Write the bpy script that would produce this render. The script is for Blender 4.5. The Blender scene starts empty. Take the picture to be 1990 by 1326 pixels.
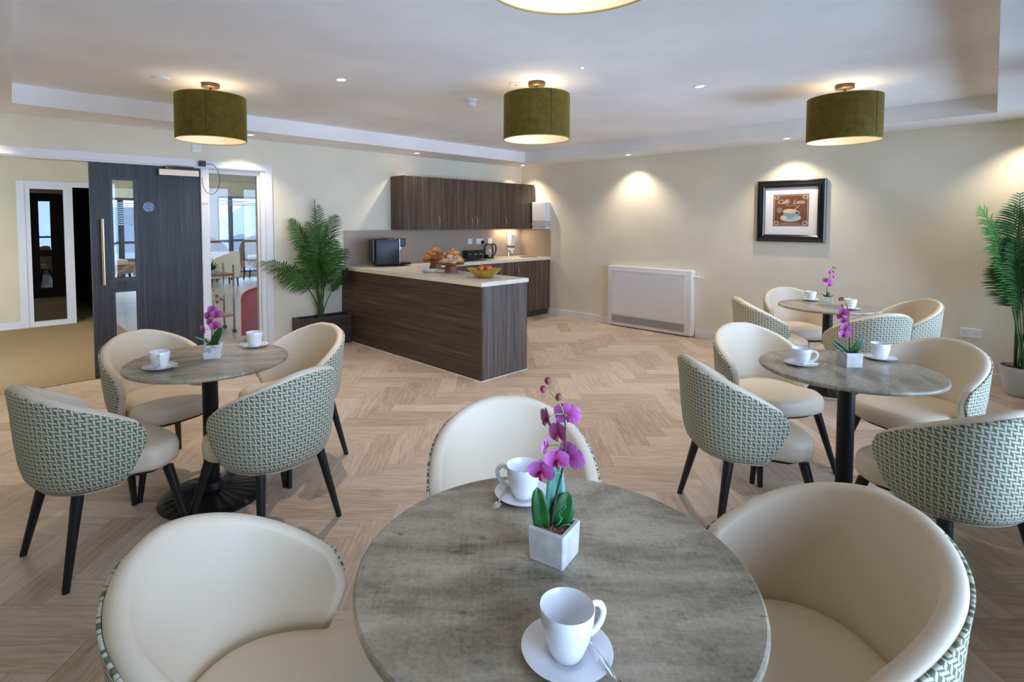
import bpy, bmesh, math, random
from mathutils import Vector, Matrix, noise
R = math.radians
sc = bpy.context.scene
COL = sc.collection

# ------------------------------------------------------------------ camera
EYE = 1.454
cd = bpy.data.cameras.new('camera')
cam = bpy.data.objects.new('camera', cd)
COL.objects.link(cam)
sc.camera = cam
cd.sensor_fit = 'HORIZONTAL'
cd.sensor_width = 36.0
cd.lens = 1046.18 / 1990 * 36.0
cd.shift_x = (995 - 946.3) / 1990
cd.shift_y = (481.9 - 663) / 1990
cd.clip_start = 0.02
cd.clip_end = 300
th = math.pi / 4 + 0.0175
pit, rol = 0.0472, 0.0011
fw = Vector((math.cos(th), math.sin(th), 0))
rt = Vector((math.sin(th), -math.cos(th), 0))
up = Vector((0, 0, 1))
f2 = math.cos(pit) * fw - math.sin(pit) * up
u2 = math.cos(pit) * up + math.sin(pit) * fw
r3 = math.cos(rol) * rt + math.sin(rol) * u2
u3 = math.cos(rol) * u2 - math.sin(rol) * rt
m = Matrix((r3, u3, -f2)).transposed().to_4x4()
m.translation = Vector((0, 0, EYE))
cam.matrix_world = m

# ------------------------------------------------------------------ world, exposure
sc.view_settings.view_transform = 'Standard'
sc.view_settings.look = 'None'
sc.view_settings.gamma = 1.0
sc.view_settings.use_curve_mapping = False
sc.view_settings.exposure = 0.42
sc.cycles.use_denoising = True
sc.cycles.max_bounces = 10
sc.cycles.diffuse_bounces = 6
sc.cycles.glossy_bounces = 4
sc.cycles.transparent_max_bounces = 12
sc.cycles.caustics_reflective = False
sc.cycles.caustics_refractive = False
sc.cycles.sample_clamp_indirect = 6.0
W = bpy.data.worlds.new('sky')
sc.world = W
W.use_nodes = True
wn = W.node_tree.nodes
bg = wn['Background']
bg.inputs[0].default_value = (0.50, 0.69, 1.0, 1)
bg.inputs[1].default_value = 8.0
WARM = (1.0, 0.80, 0.56)
WARM2 = (1.0, 0.85, 0.68)
SPOT_W, TRAY_W, PEND_W, HALL_W, LOUNGE_W = 33.0, 54.0, 10.5, 34.0, 24.0

XW, YW = 6.634, 6.046          # right wall plane, kitchen wall plane
X0, Y0 = -0.32, -0.30          # the two walls behind the camera
HS, HC = 2.359, 2.51           # soffit and tray heights
TX0, TX1, TY0, TY1 = 0.277, 6.103, 0.304, 5.497

def add_spot(name, loc, energy, angle=78, blend=0.7, size=0.03, color=WARM2, tilt=None):
    l = bpy.data.lights.new(name, 'SPOT')
    l.energy = energy; l.color = color; l.spot_size = R(angle); l.spot_blend = blend
    l.shadow_soft_size = size
    o = bpy.data.objects.new(name, l); COL.objects.link(o)
    o.location = loc
    if tilt: o.rotation_euler = tilt
    return o
def add_point(name, loc, energy, size=0.05, color=WARM):
    l = bpy.data.lights.new(name, 'POINT')
    l.energy = energy; l.color = color; l.shadow_soft_size = size
    o = bpy.data.objects.new(name, l); COL.objects.link(o); o.location = loc
    return o
WINS = [(0.25, 2.15), (2.35, 4.25), (4.45, 6.35)]
WZ0, WZ1 = 0.30, 2.25
for (a, b) in WINS:             # portals that let the sky through the windows
    l = bpy.data.lights.new('window_portal', 'AREA')
    l.shape = 'RECTANGLE'; l.size = b - a; l.size_y = WZ1 - WZ0
    l.cycles.is_portal = True
    o = bpy.data.objects.new('window_portal', l); COL.objects.link(o)
    o.location = ((a + b) / 2, Y0 - 0.16, (WZ0 + WZ1) / 2)
    o.rotation_euler = (R(90), 0, 0)    # -Z points to +Y

# ------------------------------------------------------------------ mesh helpers
def new_obj(name, me, parent=None, mat=None, smooth=False):
    o = bpy.data.objects.new(name, me)
    COL.objects.link(o)
    if mat is not None:
        me.materials.clear(); me.materials.append(mat)
    if smooth:
        for p in me.polygons: p.use_smooth = True
    if parent is not None: o.parent = parent
    return o
def tag(o, label=None, cat=None, group=None, kind=None):
    if label: o['label'] = label
    if cat: o['category'] = cat
    if group: o['group'] = group
    if kind: o['kind'] = kind
    return o
def thing(name, loc, rz=0, label=None, cat=None, group=None, kind=None):
    o = bpy.data.objects.new(name, None); COL.objects.link(o)
    o.empty_display_size = 0.1
    o.location = loc; o.rotation_euler = (0, 0, rz)
    return tag(o, label, cat, group, kind)
def copy_tree(o, parent=None):
    c = o.copy(); COL.objects.link(c)
    if parent is not None: c.parent = parent
    for ch in list(o.children): copy_tree(ch, c)
    return c

class MB:
    """collects faces for ONE mesh"""
    def __init__(s): s.bm = bmesh.new(); s.uv = None
    def box(s, x0, x1, y0, y1, z0, z1, bev=0.0, seg=2, rot=None, pivot=None):
        t = bmesh.new()
        bmesh.ops.create_cube(t, size=1.0)
        for v in t.verts:
            v.co = Vector((x0 + (v.co.x + .5) * (x1 - x0), y0 + (v.co.y + .5) * (y1 - y0), z0 + (v.co.z + .5) * (z1 - z0)))
        if bev > 0:
            bmesh.ops.bevel(t, geom=list(t.edges), offset=bev, segments=seg, profile=0.5, affect='EDGES')
        if rot is not None:
            p = pivot or Vector(((x0 + x1) / 2, (y0 + y1) / 2, (z0 + z1) / 2))
            for v in t.verts: v.co = rot @ (v.co - p) + p
        s.merge(t); return s
    def merge(s, t, M=None):
        me = bpy.data.meshes.new('tmp'); t.to_mesh(me); t.free()
        if M is not None: me.transform(M)
        s.bm.from_mesh(me); bpy.data.meshes.remove(me)
    def lathe(s, prof, n=32, c=(0, 0), close_bottom=False, close_top=False, M=None):
        t = bmesh.new(); rings = []
        for (r, z) in prof:
            if r < 1e-6: rings.append([t.verts.new((c[0], c[1], z))])
            else: rings.append([t.verts.new((c[0] + r * math.cos(2 * math.pi * i / n), c[1] + r * math.sin(2 * math.pi * i / n), z)) for i in range(n)])
        for a, b in zip(rings[:-1], rings[1:]):
            if len(a) == 1 and len(b) == 1: continue
            for i in range(n):
                j = (i + 1) % n
                if len(a) == 1: t.faces.new((a[0], b[j], b[i]))
                elif len(b) == 1: t.faces.new((a[i], a[j], b[0]))
                else: t.faces.new((a[i], a[j], b[j], b[i]))
        if close_bottom and len(rings[0]) > 1: t.faces.new(list(reversed(rings[0])))
        if close_top and len(rings[-1]) > 1: t.faces.new(rings[-1])
        bmesh.ops.recalc_face_normals(t, faces=list(t.faces))
        s.merge(t, M); return s
    def tube(s, pts, rad, n=8, cap=True, flat=1.0):
        pts = [Vector(p) for p in pts]
        if not hasattr(rad, '__len__'): rad = [rad] * len(pts)
        t = bmesh.new(); rings = []; prev = None
        for i, p in enumerate(pts):
            d = (pts[min(i + 1, len(pts) - 1)] - pts[max(i - 1, 0)]).normalized()
            if prev is None:
                a = Vector((0, 0, 1)) if abs(d.z) < .9 else Vector((1, 0, 0))
                nx = d.cross(a).normalized()
            else:
                nx = (prev - d * prev.dot(d)).normalized()
            prev = nx; ny = d.cross(nx)
            rings.append([t.verts.new(p + nx * rad[i] * math.cos(2 * math.pi * k / n) + ny * rad[i] * flat * math.sin(2 * math.pi * k / n)) for k in range(n)])
        for a, b in zip(rings[:-1], rings[1:]):
            for i in range(n):
                j = (i + 1) % n; t.faces.new((a[i], a[j], b[j], b[i]))
        if cap:
            t.faces.new(list(reversed(rings[0]))); t.faces.new(rings[-1])
        s.merge(t); return s
    def poly(s, pts2, z0, z1, bev=0.0):
        t = bmesh.new()
        vs = [t.verts.new((p[0], p[1], z0)) for p in pts2]
        f = t.faces.new(vs)
        r = bmesh.ops.extrude_face_region(t, geom=[f])
        for e in r['geom']:
            if isinstance(e, bmesh.types.BMVert): e.co.z = z1
        bmesh.ops.recalc_face_normals(t, faces=list(t.faces))
        if bev: bmesh.ops.bevel(t, geom=list(t.edges), offset=bev, segments=2, profile=.5, affect='EDGES')
        s.merge(t); return s
    def grid(s, P, closeu=False, closev=False):
        vs = [[s.bm.verts.new(p) for p in row] for row in P]
        nu, nv = len(vs), len(vs[0])
        for i in range(nu if closeu else nu - 1):
            for j in range(nv if closev else nv - 1):
                s.bm.faces.new((vs[i][j], vs[(i + 1) % nu][j], vs[(i + 1) % nu][(j + 1) % nv], vs[i][(j + 1) % nv]))
        return s
    def ball(s, c, r, sx=1, sy=1, sz=1, sub=2, rot=None):
        t = bmesh.new(); bmesh.ops.create_icosphere(t, subdivisions=sub, radius=1)
        for v in t.verts:
            q = Vector((v.co.x * r * sx, v.co.y * r * sy, v.co.z * r * sz))
            if rot is not None: q = rot @ q
            v.co = q + Vector(c)
        s.merge(t); return s
    def mesh(s, name):
        me = bpy.data.meshes.new(name); s.bm.to_mesh(me); s.bm.free(); return me
    def build(s, name, mat, parent=None, smooth=False, angle=None):
        me = s.mesh(name)
        o = new_obj(name, me, parent, mat, smooth)
        if smooth and angle: me.set_sharp_from_angle(angle=R(angle))
        return o
def bake(o, mods):
    """apply modifiers (type, props) to a fresh object, return the final mesh"""
    for ty, pr in mods:
        md = o.modifiers.new(ty, ty)
        for k, v in pr.items(): setattr(md, k, v)
    dg = bpy.context.evaluated_depsgraph_get(); dg.update()
    me = bpy.data.meshes.new_from_object(o.evaluated_get(dg))
    o.modifiers.clear(); old = o.data; o.data = me
    return o
def spline(cp, k=6):
    cp = [Vector(p) for p in cp]; P = []
    for i in range(len(cp) - 1):
        p0 = cp[max(i - 1, 0)]; p1 = cp[i]; p2 = cp[i + 1]; p3 = cp[min(i + 2, len(cp) - 1)]
        for j in range(k):
            s_ = j / k
            P.append(.5 * ((2 * p1) + (p2 - p0) * s_ + (2 * p0 - 5 * p1 + 4 * p2 - p3) * s_ ** 2 + (3 * p1 - p0 - 3 * p2 + p3) * s_ ** 3))
    P.append(cp[-1]); return P
def txt_mesh(body, size, shear=0.0, extrude=0.0006, align='CENTER', spacing=1.0):
    c = bpy.data.curves.new('lettering', 'FONT')
    c.body = body; c.size = size; c.shear = shear; c.extrude = extrude; c.align_x = align; c.align_y = 'CENTER'
    c.space_character = spacing; c.resolution_u = 4
    o = bpy.data.objects.new('lettering', c); COL.objects.link(o)
    dg = bpy.context.evaluated_depsgraph_get(); dg.update()
    me = bpy.data.meshes.new_from_object(o.evaluated_get(dg))
    bpy.data.objects.remove(o); bpy.data.curves.remove(c)
    return me

# ------------------------------------------------------------------ materials
def srgb(r, g, b):
    f = lambda c: (c / 255 / 12.92) if c / 255 <= .04045 else ((c / 255 + .055) / 1.055) ** 2.4
    return (f(r), f(g), f(b), 1)
def mat(name, col, rough=.5, metal=0, spec=.5, emit=None, es=0, coat=0, sheen=0):
    m = bpy.data.materials.new(name); m.use_nodes = True
    b = m.node_tree.nodes['Principled BSDF']
    b.inputs['Base Color'].default_value = col if len(col) == 4 else (*col, 1)
    b.inputs['Roughness'].default_value = rough
    b.inputs['Metallic'].default_value = metal
    b.inputs['Specular IOR Level'].default_value = spec
    if coat: b.inputs['Coat Weight'].default_value = coat
    if sheen: b.inputs['Sheen Weight'].default_value = sheen
    if emit is not None:
        b.inputs['Emission Color'].default_value = (*emit[:3], 1); b.inputs['Emission Strength'].default_value = es
    return m
class NT:
    def __init__(s, m): s.m = m; s.t = m.node_tree; s.n = s.t.nodes; s.b = s.n['Principled BSDF']
    def add(s, ty, **kw):
        nd = s.n.new(ty)
        for k, v in kw.items(): setattr(nd, k, v)
        return nd
    def link(s, a, b): s.t.links.new(a, b)
    def val(s, sock, v):
        if hasattr(v, 'links') or isinstance(v, bpy.types.NodeSocket): s.link(v, sock)
        else: sock.default_value = v
    def math(s, op, a, b=None, c=None, clamp=False):
        nd = s.add('ShaderNodeMath', operation=op, use_clamp=clamp)
        s.val(nd.inputs[0], a)
        if b is not None: s.val(nd.inputs[1], b)
        if c is not None: s.val(nd.inputs[2], c)
        return nd.outputs[0]
    def coord(s, kind='Object'): return s.add('ShaderNodeTexCoord').outputs[kind]
    def mapping(s, v, scale=(1, 1, 1), rot=(0, 0, 0), loc=(0, 0, 0)):
        nd = s.add('ShaderNodeMapping'); s.link(v, nd.inputs[0])
        nd.inputs['Scale'].default_value = scale; nd.inputs['Rotation'].default_value = rot; nd.inputs['Location'].default_value = loc
        return nd.outputs[0]
    def noise(s, v, scale=5, detail=4, rough=.5, dist=0):
        nd = s.add('ShaderNodeTexNoise'); s.link(v, nd.inputs['Vector'])
        nd.inputs['Scale'].default_value = scale; nd.inputs['Detail'].default_value = detail
        nd.inputs['Roughness'].default_value = rough; nd.inputs['Distortion'].default_value = dist
        return nd.outputs[0]
    def ramp(s, f, stops):
        nd = s.add('ShaderNodeValToRGB'); s.link(f, nd.inputs[0])
        e = nd.color_ramp.elements
        while len(e) < len(stops): e.new(.5)
        for k, (p, c) in enumerate(stops): e[k].position = p; e[k].color = c
        return nd.outputs[0]
    def mix(s, f, a, b, mode='MIX'):
        nd = s.add('ShaderNodeMix', data_type='RGBA', blend_type=mode)
        s.val(nd.inputs['Factor'], f)
        ia = [i for i in nd.inputs if i.name == 'A' and i.type == 'RGBA'][0]
        ib = [i for i in nd.inputs if i.name == 'B' and i.type == 'RGBA'][0]
        s.val(ia, a); s.val(ib, b)
        return [o for o in nd.outputs if o.type == 'RGBA'][0]
    def bump(s, h, strength=.2, dist=.002):
        nd = s.add('ShaderNodeBump'); s.link(h, nd.inputs['Height'])
        nd.inputs['Strength'].default_value = strength; nd.inputs['Distance'].default_value = dist
        s.link(nd.outputs[0], s.b.inputs['Normal'])
    def color(s, c): s.link(c, s.b.inputs['Base Color'])

def paint(name, rgb, rough=.85, var=.03):
    m = mat(name, srgb(*rgb), rough, spec=.25); t = NT(m)
    n = t.noise(t.coord(), 1.2, 3)
    c1 = srgb(*[x * (1 - var) for x in rgb]); c2 = srgb(*[min(255, x * (1 + var)) for x in rgb])
    t.color(t.ramp(n, [(.3, c1), (.7, c2)]))
    n2 = t.noise(t.coord(), 260, 2); t.bump(n2, .05, .001)
    return m
M_wall = paint('wall_paint_cream', (234, 227, 206))
M_hallwall = paint('hall_paint_cream', (228, 216, 184))
M_ceil = paint('ceiling_paint', (244, 242, 238))
M_trim = mat('white_satin_trim', srgb(236, 235, 235), .4)
M_white = mat('white_plastic', srgb(238, 238, 240), .35)
M_heater = mat('white_powder_coat', srgb(238, 237, 238), .45)
M_grey = mat('grey_plastic', srgb(120, 120, 125), .45)
M_black = mat('black_plastic', srgb(18, 18, 20), .35)
M_blackgloss = mat('black_gloss', srgb(10, 10, 12), .12, coat=.5)
M_chrome = mat('chrome', srgb(220, 222, 226), .12, metal=1)
M_steel = mat('brushed_steel', srgb(190, 188, 184), .35, metal=1)
M_steelwarm = mat('satin_nickel_handle', srgb(200, 186, 165), .32, metal=1)
M_brass = mat('antique_bronze', srgb(110, 88, 58), .4, metal=.8)
M_ceramic = mat('white_ceramic', srgb(240, 240, 242), .15, coat=.6)
M_leg = mat('black_stained_wood', srgb(20, 20, 23), .38)
M_iron = mat('black_cast_iron', srgb(16, 16, 18), .42, metal=.2)

def noisy(name, rgb1, rgb2, scale=(1, 1, 1), ns=8, rough=.5, detail=6, bump=0, lo=.3, hi=.7, metal=0, coordk='Object', rot=(0, 0, 0)):
    m = mat(name, srgb(*rgb1), rough, metal=metal); t = NT(m)
    v = t.mapping(t.coord(coordk), scale, rot)
    n = t.noise(v, ns, detail, .6)
    t.color(t.ramp(n, [(lo, srgb(*rgb1)), (hi, srgb(*rgb2))]))
    if bump: t.bump(n, bump, .002)
    return m
# dark laminates, with the grain along x/y (horizontal) or z (vertical)
def laminate(name, dark, light, axis, s=95):
    m = mat(name, srgb(*dark), .42, spec=.4); t = NT(m)
    sc_ = {'z': (s, s, 1.6), 'y': (s, 1.4, s), 'x': (1.4, s, s)}[axis]
    v = t.mapping(t.coord(), sc_)
    n = t.noise(v, 1.0, 5, .65, .25)
    v2 = t.mapping(t.coord(), tuple(c * .17 for c in sc_))
    n2 = t.noise(v2, 1.0, 3, .5)
    a = t.math('ADD', t.math('MULTIPLY', n, .7), t.math('MULTIPLY', n2, .3))
    mid = tuple((p + q) / 2 for p, q in zip(dark, light))
    t.color(t.ramp(a, [(.36, srgb(*dark)), (.5, srgb(*mid)), (.66, srgb(*light))]))
    t.bump(n, .12, .001)
    return m
M_lam_v = laminate('dark_wood_laminate', (50, 38, 31), (124, 102, 84), 'z')
M_lam_y = laminate('dark_wood_laminate_across', (42, 30, 23), (108, 86, 68), 'y')
M_lam_end = laminate('daylit_wood_laminate', (56, 50, 48), (132, 122, 114), 'z')  # same dark laminate, with the windows' cool daylight put into its lighter colour
M_door = laminate('charcoal_door_veneer', (30, 28, 29), (70, 66, 66), 'z', 60)
M_planter = laminate('dark_planter_wood', (40, 34, 32), (84, 72, 64), 'x', 60)
M_worktop = noisy('cream_stone_worktop', (222, 212, 190), (238, 230, 212), ns=14, rough=.35)
M_splash = noisy('taupe_splashback', (168, 152, 136), (176, 160, 144), ns=3, rough=.35)
M_leather = mat('cream_leatherette', srgb(225, 209, 184), .42, spec=.4)
tt = NT(M_leather); tt.bump(tt.noise(tt.coord(), 420, 3, .5), .05, .0006)
M_carpet = noisy('beige_carpet', (150, 126, 92), (186, 160, 122), ns=160, rough=1.0, bump=.3)
M_lfloor = noisy('pale_lounge_floor', (176, 160, 140), (192, 178, 156), ns=5, rough=.5)
M_cast = noisy('pale_concrete_pot', (190, 188, 182), (222, 220, 214), ns=26, rough=.8, bump=.15)
M_marble = noisy('pale_grey_marbled_pot', (176, 172, 164), (226, 224, 218), ns=14, rough=.6, bump=.1, lo=.42, hi=.5)
M_pot = mat('grey_white_ribbed_pot', srgb(205, 205, 210), .5)
M_soil = noisy('reddish_gravel_soil', (70, 40, 34), (176, 120, 104), ns=260, rough=1, bump=.6, detail=2)
M_bark = noisy('brown_moss_soil', (60, 32, 24), (120, 70, 50), ns=60, rough=1, bump=.6)
M_leaf = noisy('orchid_leaf_green', (18, 66, 26), (42, 104, 44), ns=12, rough=.35)
M_leaf2 = noisy('teal_orchid_leaf', (70, 140, 118), (104, 172, 150), ns=10, rough=.4)
M_stem = noisy('dark_orchid_stem', (44, 24, 38), (70, 70, 40), ns=30, rough=.5)
M_stemg = mat('light_green_stem', srgb(128, 148, 62), .5)
M_root = mat('green_root', srgb(36, 128, 80), .5)
def petal_mat():
    m = mat('magenta_petal', srgb(190, 70, 165), .55, sheen=.3); t = NT(m)
    v = t.coord('UV'); sp = t.add('ShaderNodeSeparateXYZ'); t.link(v, sp.inputs[0])
    n = t.noise(t.mapping(v, (26, 2, 1)), 1, 3)
    a = t.math('ADD', sp.outputs[1], t.math('MULTIPLY', t.math('SUBTRACT', n, .5), .35))
    t.color(t.ramp(a, [(.05, srgb(140, 24, 84)), (.35, srgb(184, 66, 150)), (1.0, srgb(204, 124, 196))]))
    t.b.inputs['Subsurface Weight'].default_value = .0
    return m
M_petal = petal_mat()
M_lip = mat('dark_crimson_lip', srgb(140, 16, 62), .45)
M_bud = noisy('burgundy_bud', (110, 26, 52), (160, 62, 84), ns=60, rough=.45)
M_palm = noisy('palm_green', (26, 72, 22), (66, 118, 38), ns=3, rough=.45)
M_palmstem = mat('palm_stalk', srgb(62, 92, 48), .5)
M_gold = noisy('gold_leaf_bowl', (196, 152, 52), (232, 196, 92), ns=12, rough=.38, metal=.6)
M_standwood = noisy('turned_walnut', (112, 62, 34), (160, 98, 58), (8, 8, 1), ns=6, rough=.45)
M_croiss = noisy('golden_pastry', (176, 96, 30), (232, 160, 70), (1, 1, 1), ns=30, rough=.5, bump=.3)
M_croiss2 = noisy('dark_glazed_pastry', (106, 54, 20), (208, 134, 62), (1, 1, 1), ns=34, rough=.35, bump=.3)
M_dough = noisy('iced_bun', (198, 128, 84), (240, 214, 176), ns=22, rough=.5)
M_apple = noisy('red_peach_skin', (190, 42, 34), (232, 128, 74), ns=9, rough=.35)
M_platega = mat('pale_green_glaze', srgb(232, 236, 222), .25)

# green and white woven fabric (uses the UV map: metres around and up the shell)
def fabric():
    m = mat('woven_sage_fabric', srgb(120, 134, 116), .95, spec=.15, sheen=.2); t = NT(m)
    sp = t.add('ShaderNodeSeparateXYZ'); t.link(t.coord('UV'), sp.inputs[0])
    u = t.math('MULTIPLY', sp.outputs[0], 138.0); v = t.math('MULTIPLY', sp.outputs[1], 138.0)   # cm, pattern drawn at 1.38 x
    HU, HV = 2.9, 2.4                          # half periods in cm
    def wrap(x, off, per):
        return t.math('MULTIPLY', t.math('SUBTRACT', t.math('FRACT', t.math('ADD', t.math('DIVIDE', x, per), off + .5)), .5), per)
    def mask(offu, offv, dash):
        a = wrap(u, offu, 2 * HU); b = wrap(v, offv, 2 * HV)
        if dash:
            b = t.math('SUBTRACT', b, t.math('MULTIPLY', a, .14)); ha, hb = 1.88, .58
            q = t.math('SUBTRACT', a, t.math('MULTIPLY', b, .7))
            k1 = t.math('LESS_THAN', t.math('ABSOLUTE', q), ha)
        else:
            b2 = t.math('SUBTRACT', b, t.math('MULTIPLY', a, .9)); a2 = t.math('SUBTRACT', a, t.math('MULTIPLY', b, .10)); ha, hb = .52, 1.42
            k1 = t.math('LESS_THAN', t.math('ADD', t.math('ABSOLUTE', a2), t.math('MULTIPLY', t.math('ABSOLUTE', b), .12)), ha + .08); b = b2
        return t.math('MULTIPLY', k1, t.math('LESS_THAN', t.math('ABSOLUTE', b), hb))
    k = mask(0, 0, True)
    for args in ((.5, .5, True), (.5, 0, False), (0, .5, False)):
        k = t.math('MAXIMUM', k, mask(*args))
    n = t.noise(t.mapping(t.coord('UV'), (420, 900, 1)), 1, 2)
    g = t.ramp(n, [(.25, srgb(84, 94, 70)), (.75, srgb(120, 132, 104))])
    w = t.ramp(n, [(.25, srgb(190, 184, 162)), (.75, srgb(222, 216, 196))])
    t.color(t.mix(k, g, w))
    t.bump(t.math('ADD', k, t.math('MULTIPLY', n, .5)), .35, .0015)
    return m
M_fabric = fabric()

# concrete-look laminate table top
def tabletop():
    m = mat('grey_concrete_laminate', srgb(130, 124, 112), .34, spec=.45); t = NT(m)
    co = t.coord()
    big = t.noise(t.mapping(co, (2.2, 5.5, 1)), 1.6, 5, .6, .4)
    streak = t.noise(t.mapping(co, (8, 42, 1)), 1.2, 6, .7, 1.4)
    scr = t.noise(t.mapping(co, (130, 9, 1)), 1.0, 4, .7)
    fine = t.noise(co, 110, 4, .75)
    a = t.math('ADD', t.math('MULTIPLY', big, .66), t.math('ADD', t.math('MULTIPLY', streak, .17), t.math('ADD', t.math('MULTIPLY', scr, .12), t.math('MULTIPLY', fine, .22))))
    c = t.ramp(a, [(.43, srgb(96, 86, 70)), (.52, srgb(138, 127, 108)), (.60, srgb(162, 151, 131)), (.73, srgb(198, 184, 160))])
    spot = t.noise(t.mapping(co, (1, 2.4, 1)), 16, 4, .7)
    c2 = t.mix(t.ramp(spot, [(.62, (0, 0, 0, 1)), (.74, (1, 1, 1, 1))]), c, srgb(88, 76, 62))
    t.color(c2); t.bump(fine, .1, .0008)
    return m
M_top = tabletop()

# oak herringbone planks, 45 degrees to the walls
def herringbone():
    m = mat('oak_herringbone', srgb(190, 164, 132), .42, spec=.4); t = NT(m)
    Wd, n = .152, 4
    v = t.mapping(t.coord(), (1 / Wd, 1 / Wd, 1), (0, 0, R(45)), (.35, .2, 0))
    sp = t.add('ShaderNodeSeparateXYZ'); t.link(v, sp.inputs[0])
    x, y = sp.outputs[0], sp.outputs[1]
    ix, iy = t.math('FLOOR', x), t.math('FLOOR', y)
    d = t.math('FLOORED_MODULO', t.math('ADD', t.math('SUBTRACT', ix, iy), .01), 2.0 * n)
    d = t.math('FLOOR', d)
    hor = t.math('LESS_THAN', d, n - .5)
    # horizontal plank: start column ix-d, row iy ; vertical: column ix, start row iy-(2n-1-d)
    sx = t.math('SUBTRACT', ix, d); sy = t.math('SUBTRACT', iy, t.math('SUBTRACT', 2.0 * n - 1, d))
    inv = t.math('SUBTRACT', 1.0, hor)
    idx = t.math('ADD', t.math('MULTIPLY', hor, sx), t.math('MULTIPLY', inv, t.math('ADD', ix, 517.3)))
    idy = t.math('ADD', t.math('MULTIPLY', hor, iy), t.math('MULTIPLY', inv, t.math('ADD', sy, 91.7)))
    along = t.math('ADD', t.math('MULTIPLY', hor, t.math('SUBTRACT', x, sx)), t.math('MULTIPLY', inv, t.math('SUBTRACT', y, sy)))
    across = t.math('ADD', t.math('MULTIPLY', hor, t.math('SUBTRACT', y, iy)), t.math('MULTIPLY', inv, t.math('SUBTRACT', x, ix)))
    cid = t.add('ShaderNodeCombineXYZ'); t.link(idx, cid.inputs[0]); t.link(idy, cid.inputs[1])
    wn_ = t.add('ShaderNodeTexWhiteNoise', noise_dimensions='3D'); t.link(cid.outputs[0], wn_.inputs['Vector'])
    rnd = wn_.outputs['Value']
    gv = t.add('ShaderNodeCombineXYZ')
    t.link(t.math('MULTIPLY', along, .35), gv.inputs[0]); t.link(t.math('MULTIPLY', across, 3.2), gv.inputs[1]); t.link(t.math('MULTIPLY', rnd, 57), gv.inputs[2])
    grain = t.noise(gv.outputs[0], 2.2, 7, .62, .9)
    fine = t.noise(t.mapping(gv.outputs[0], (2, 12, 1)), 4, 4, .6)
    a = t.math('ADD', t.math('MULTIPLY', grain, .62), t.math('ADD', t.math('MULTIPLY', fine, .22), t.math('MULTIPLY', rnd, .17)))
    c = t.ramp(a, [(.28, srgb(158, 134, 112)), (.44, srgb(192, 170, 148)), (.56, srgb(212, 192, 172)), (.74, srgb(226, 210, 192))])
    kn = t.noise(t.mapping(gv.outputs[0], (1.6, 1.2, 1)), 3.1, 3, .6)
    c = t.mix(t.ramp(kn, [(.68, (0, 0, 0, 1)), (.76, (1, 1, 1, 1))]), c, srgb(146, 114, 88))
    # joints
    ea = t.math('MINIMUM', across, t.math('SUBTRACT', 1.0, across))
    el = t.math('MINIMUM', along, t.math('SUBTRACT', float(n), along))
    e = t.math('MINIMUM', ea, el)
    j = t.math('LESS_THAN', e, .010)
    t.color(t.mix(t.math('MULTIPLY', j, .38), c, srgb(110, 84, 60)))
    t.link(t.ramp(grain, [(.3, (.36,) * 3 + (1,)), (.7, (.5,) * 3 + (1,))]), t.b.inputs['Roughness'])
    t.bump(t.math('SUBTRACT', fine, t.math('MULTIPLY', j, 1.0)), .12, .001)
    return m
M_floor = herringbone()

def velvet():
    m = mat('olive_green_velvet', srgb(92, 92, 34), .8, spec=.2, sheen=.6); t = NT(m)
    n = t.noise(t.coord(), 22, 5, .6)
    t.color(t.ramp(n, [(.3, srgb(78, 62, 14)), (.7, srgb(100, 84, 26))]))
    t.b.inputs['Sheen Tint'].default_value = srgb(190, 175, 95)
    return m
M_velvet = velvet()
M_liner = mat('cream_shade_lining', srgb(246, 236, 214), .7)
def glassmat(name, tint, refl=.06, rough=.0):
    m = bpy.data.materials.new(name); m.use_nodes = True; nt = m.node_tree
    nt.nodes.clear()
    o = nt.nodes.new('ShaderNodeOutputMaterial'); tr = nt.nodes.new('ShaderNodeBsdfTransparent'); gl = nt.nodes.new('ShaderNodeBsdfGlossy')
    fr = nt.nodes.new('ShaderNodeFresnel'); mx = nt.nodes.new('ShaderNodeMixShader')
    fr.inputs[0].default_value = 1.5
    ml = nt.nodes.new('ShaderNodeMath'); ml.operation = 'MULTIPLY_ADD'; ml.inputs[1].default_value = 1.0; ml.inputs[2].default_value = refl
    tr.inputs[0].default_value = (*tint, 1); gl.inputs['Roughness'].default_value = rough
    nt.links.new(fr.outputs[0], ml.inputs[0]); nt.links.new(ml.outputs[0], mx.inputs[0])
    nt.links.new(tr.outputs[0], mx.inputs[1]); nt.links.new(gl.outputs[0], mx.inputs[2]); nt.links.new(mx.outputs[0], o.inputs[0])
    return m
M_glass = glassmat('clear_glazing', (.93, .96, .97), .0)
M_darkglass = glassmat('dark_glazing', (.55, .58, .6), .10)
M_winglass = glassmat('window_glazing', (.97, .98, 1), 0)
M_kglass = glassmat('kettle_glass', (.86, .9, .92), .05)

# ------------------------------------------------------------------ room shell
def struct(name, mb, m, parent=None):
    o = mb.build(name, m, parent)
    if parent is None: o['kind'] = 'structure'
    return o
YH, YL = 9.65, 15.0            # hall far wall, lounge far wall
struct('floor', MB().box(X0 - .15, XW + .15, Y0 - .15, YW + .0, -.06, 0), M_floor)
struct('floor', MB().box(-2.2, 1.5, YW, YH + 3.0, -.06, -.001), M_carpet)
struct('floor', MB().box(1.5, 9.0, YW, YL + .1, -.06, -.001), M_lfloor)
struct('trim_5', MB().box(-1.6, 1.74, YW - .006, YW + .022, 0, .005), mat('brass_threshold', srgb(190, 170, 130), .35, metal=1))
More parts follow.
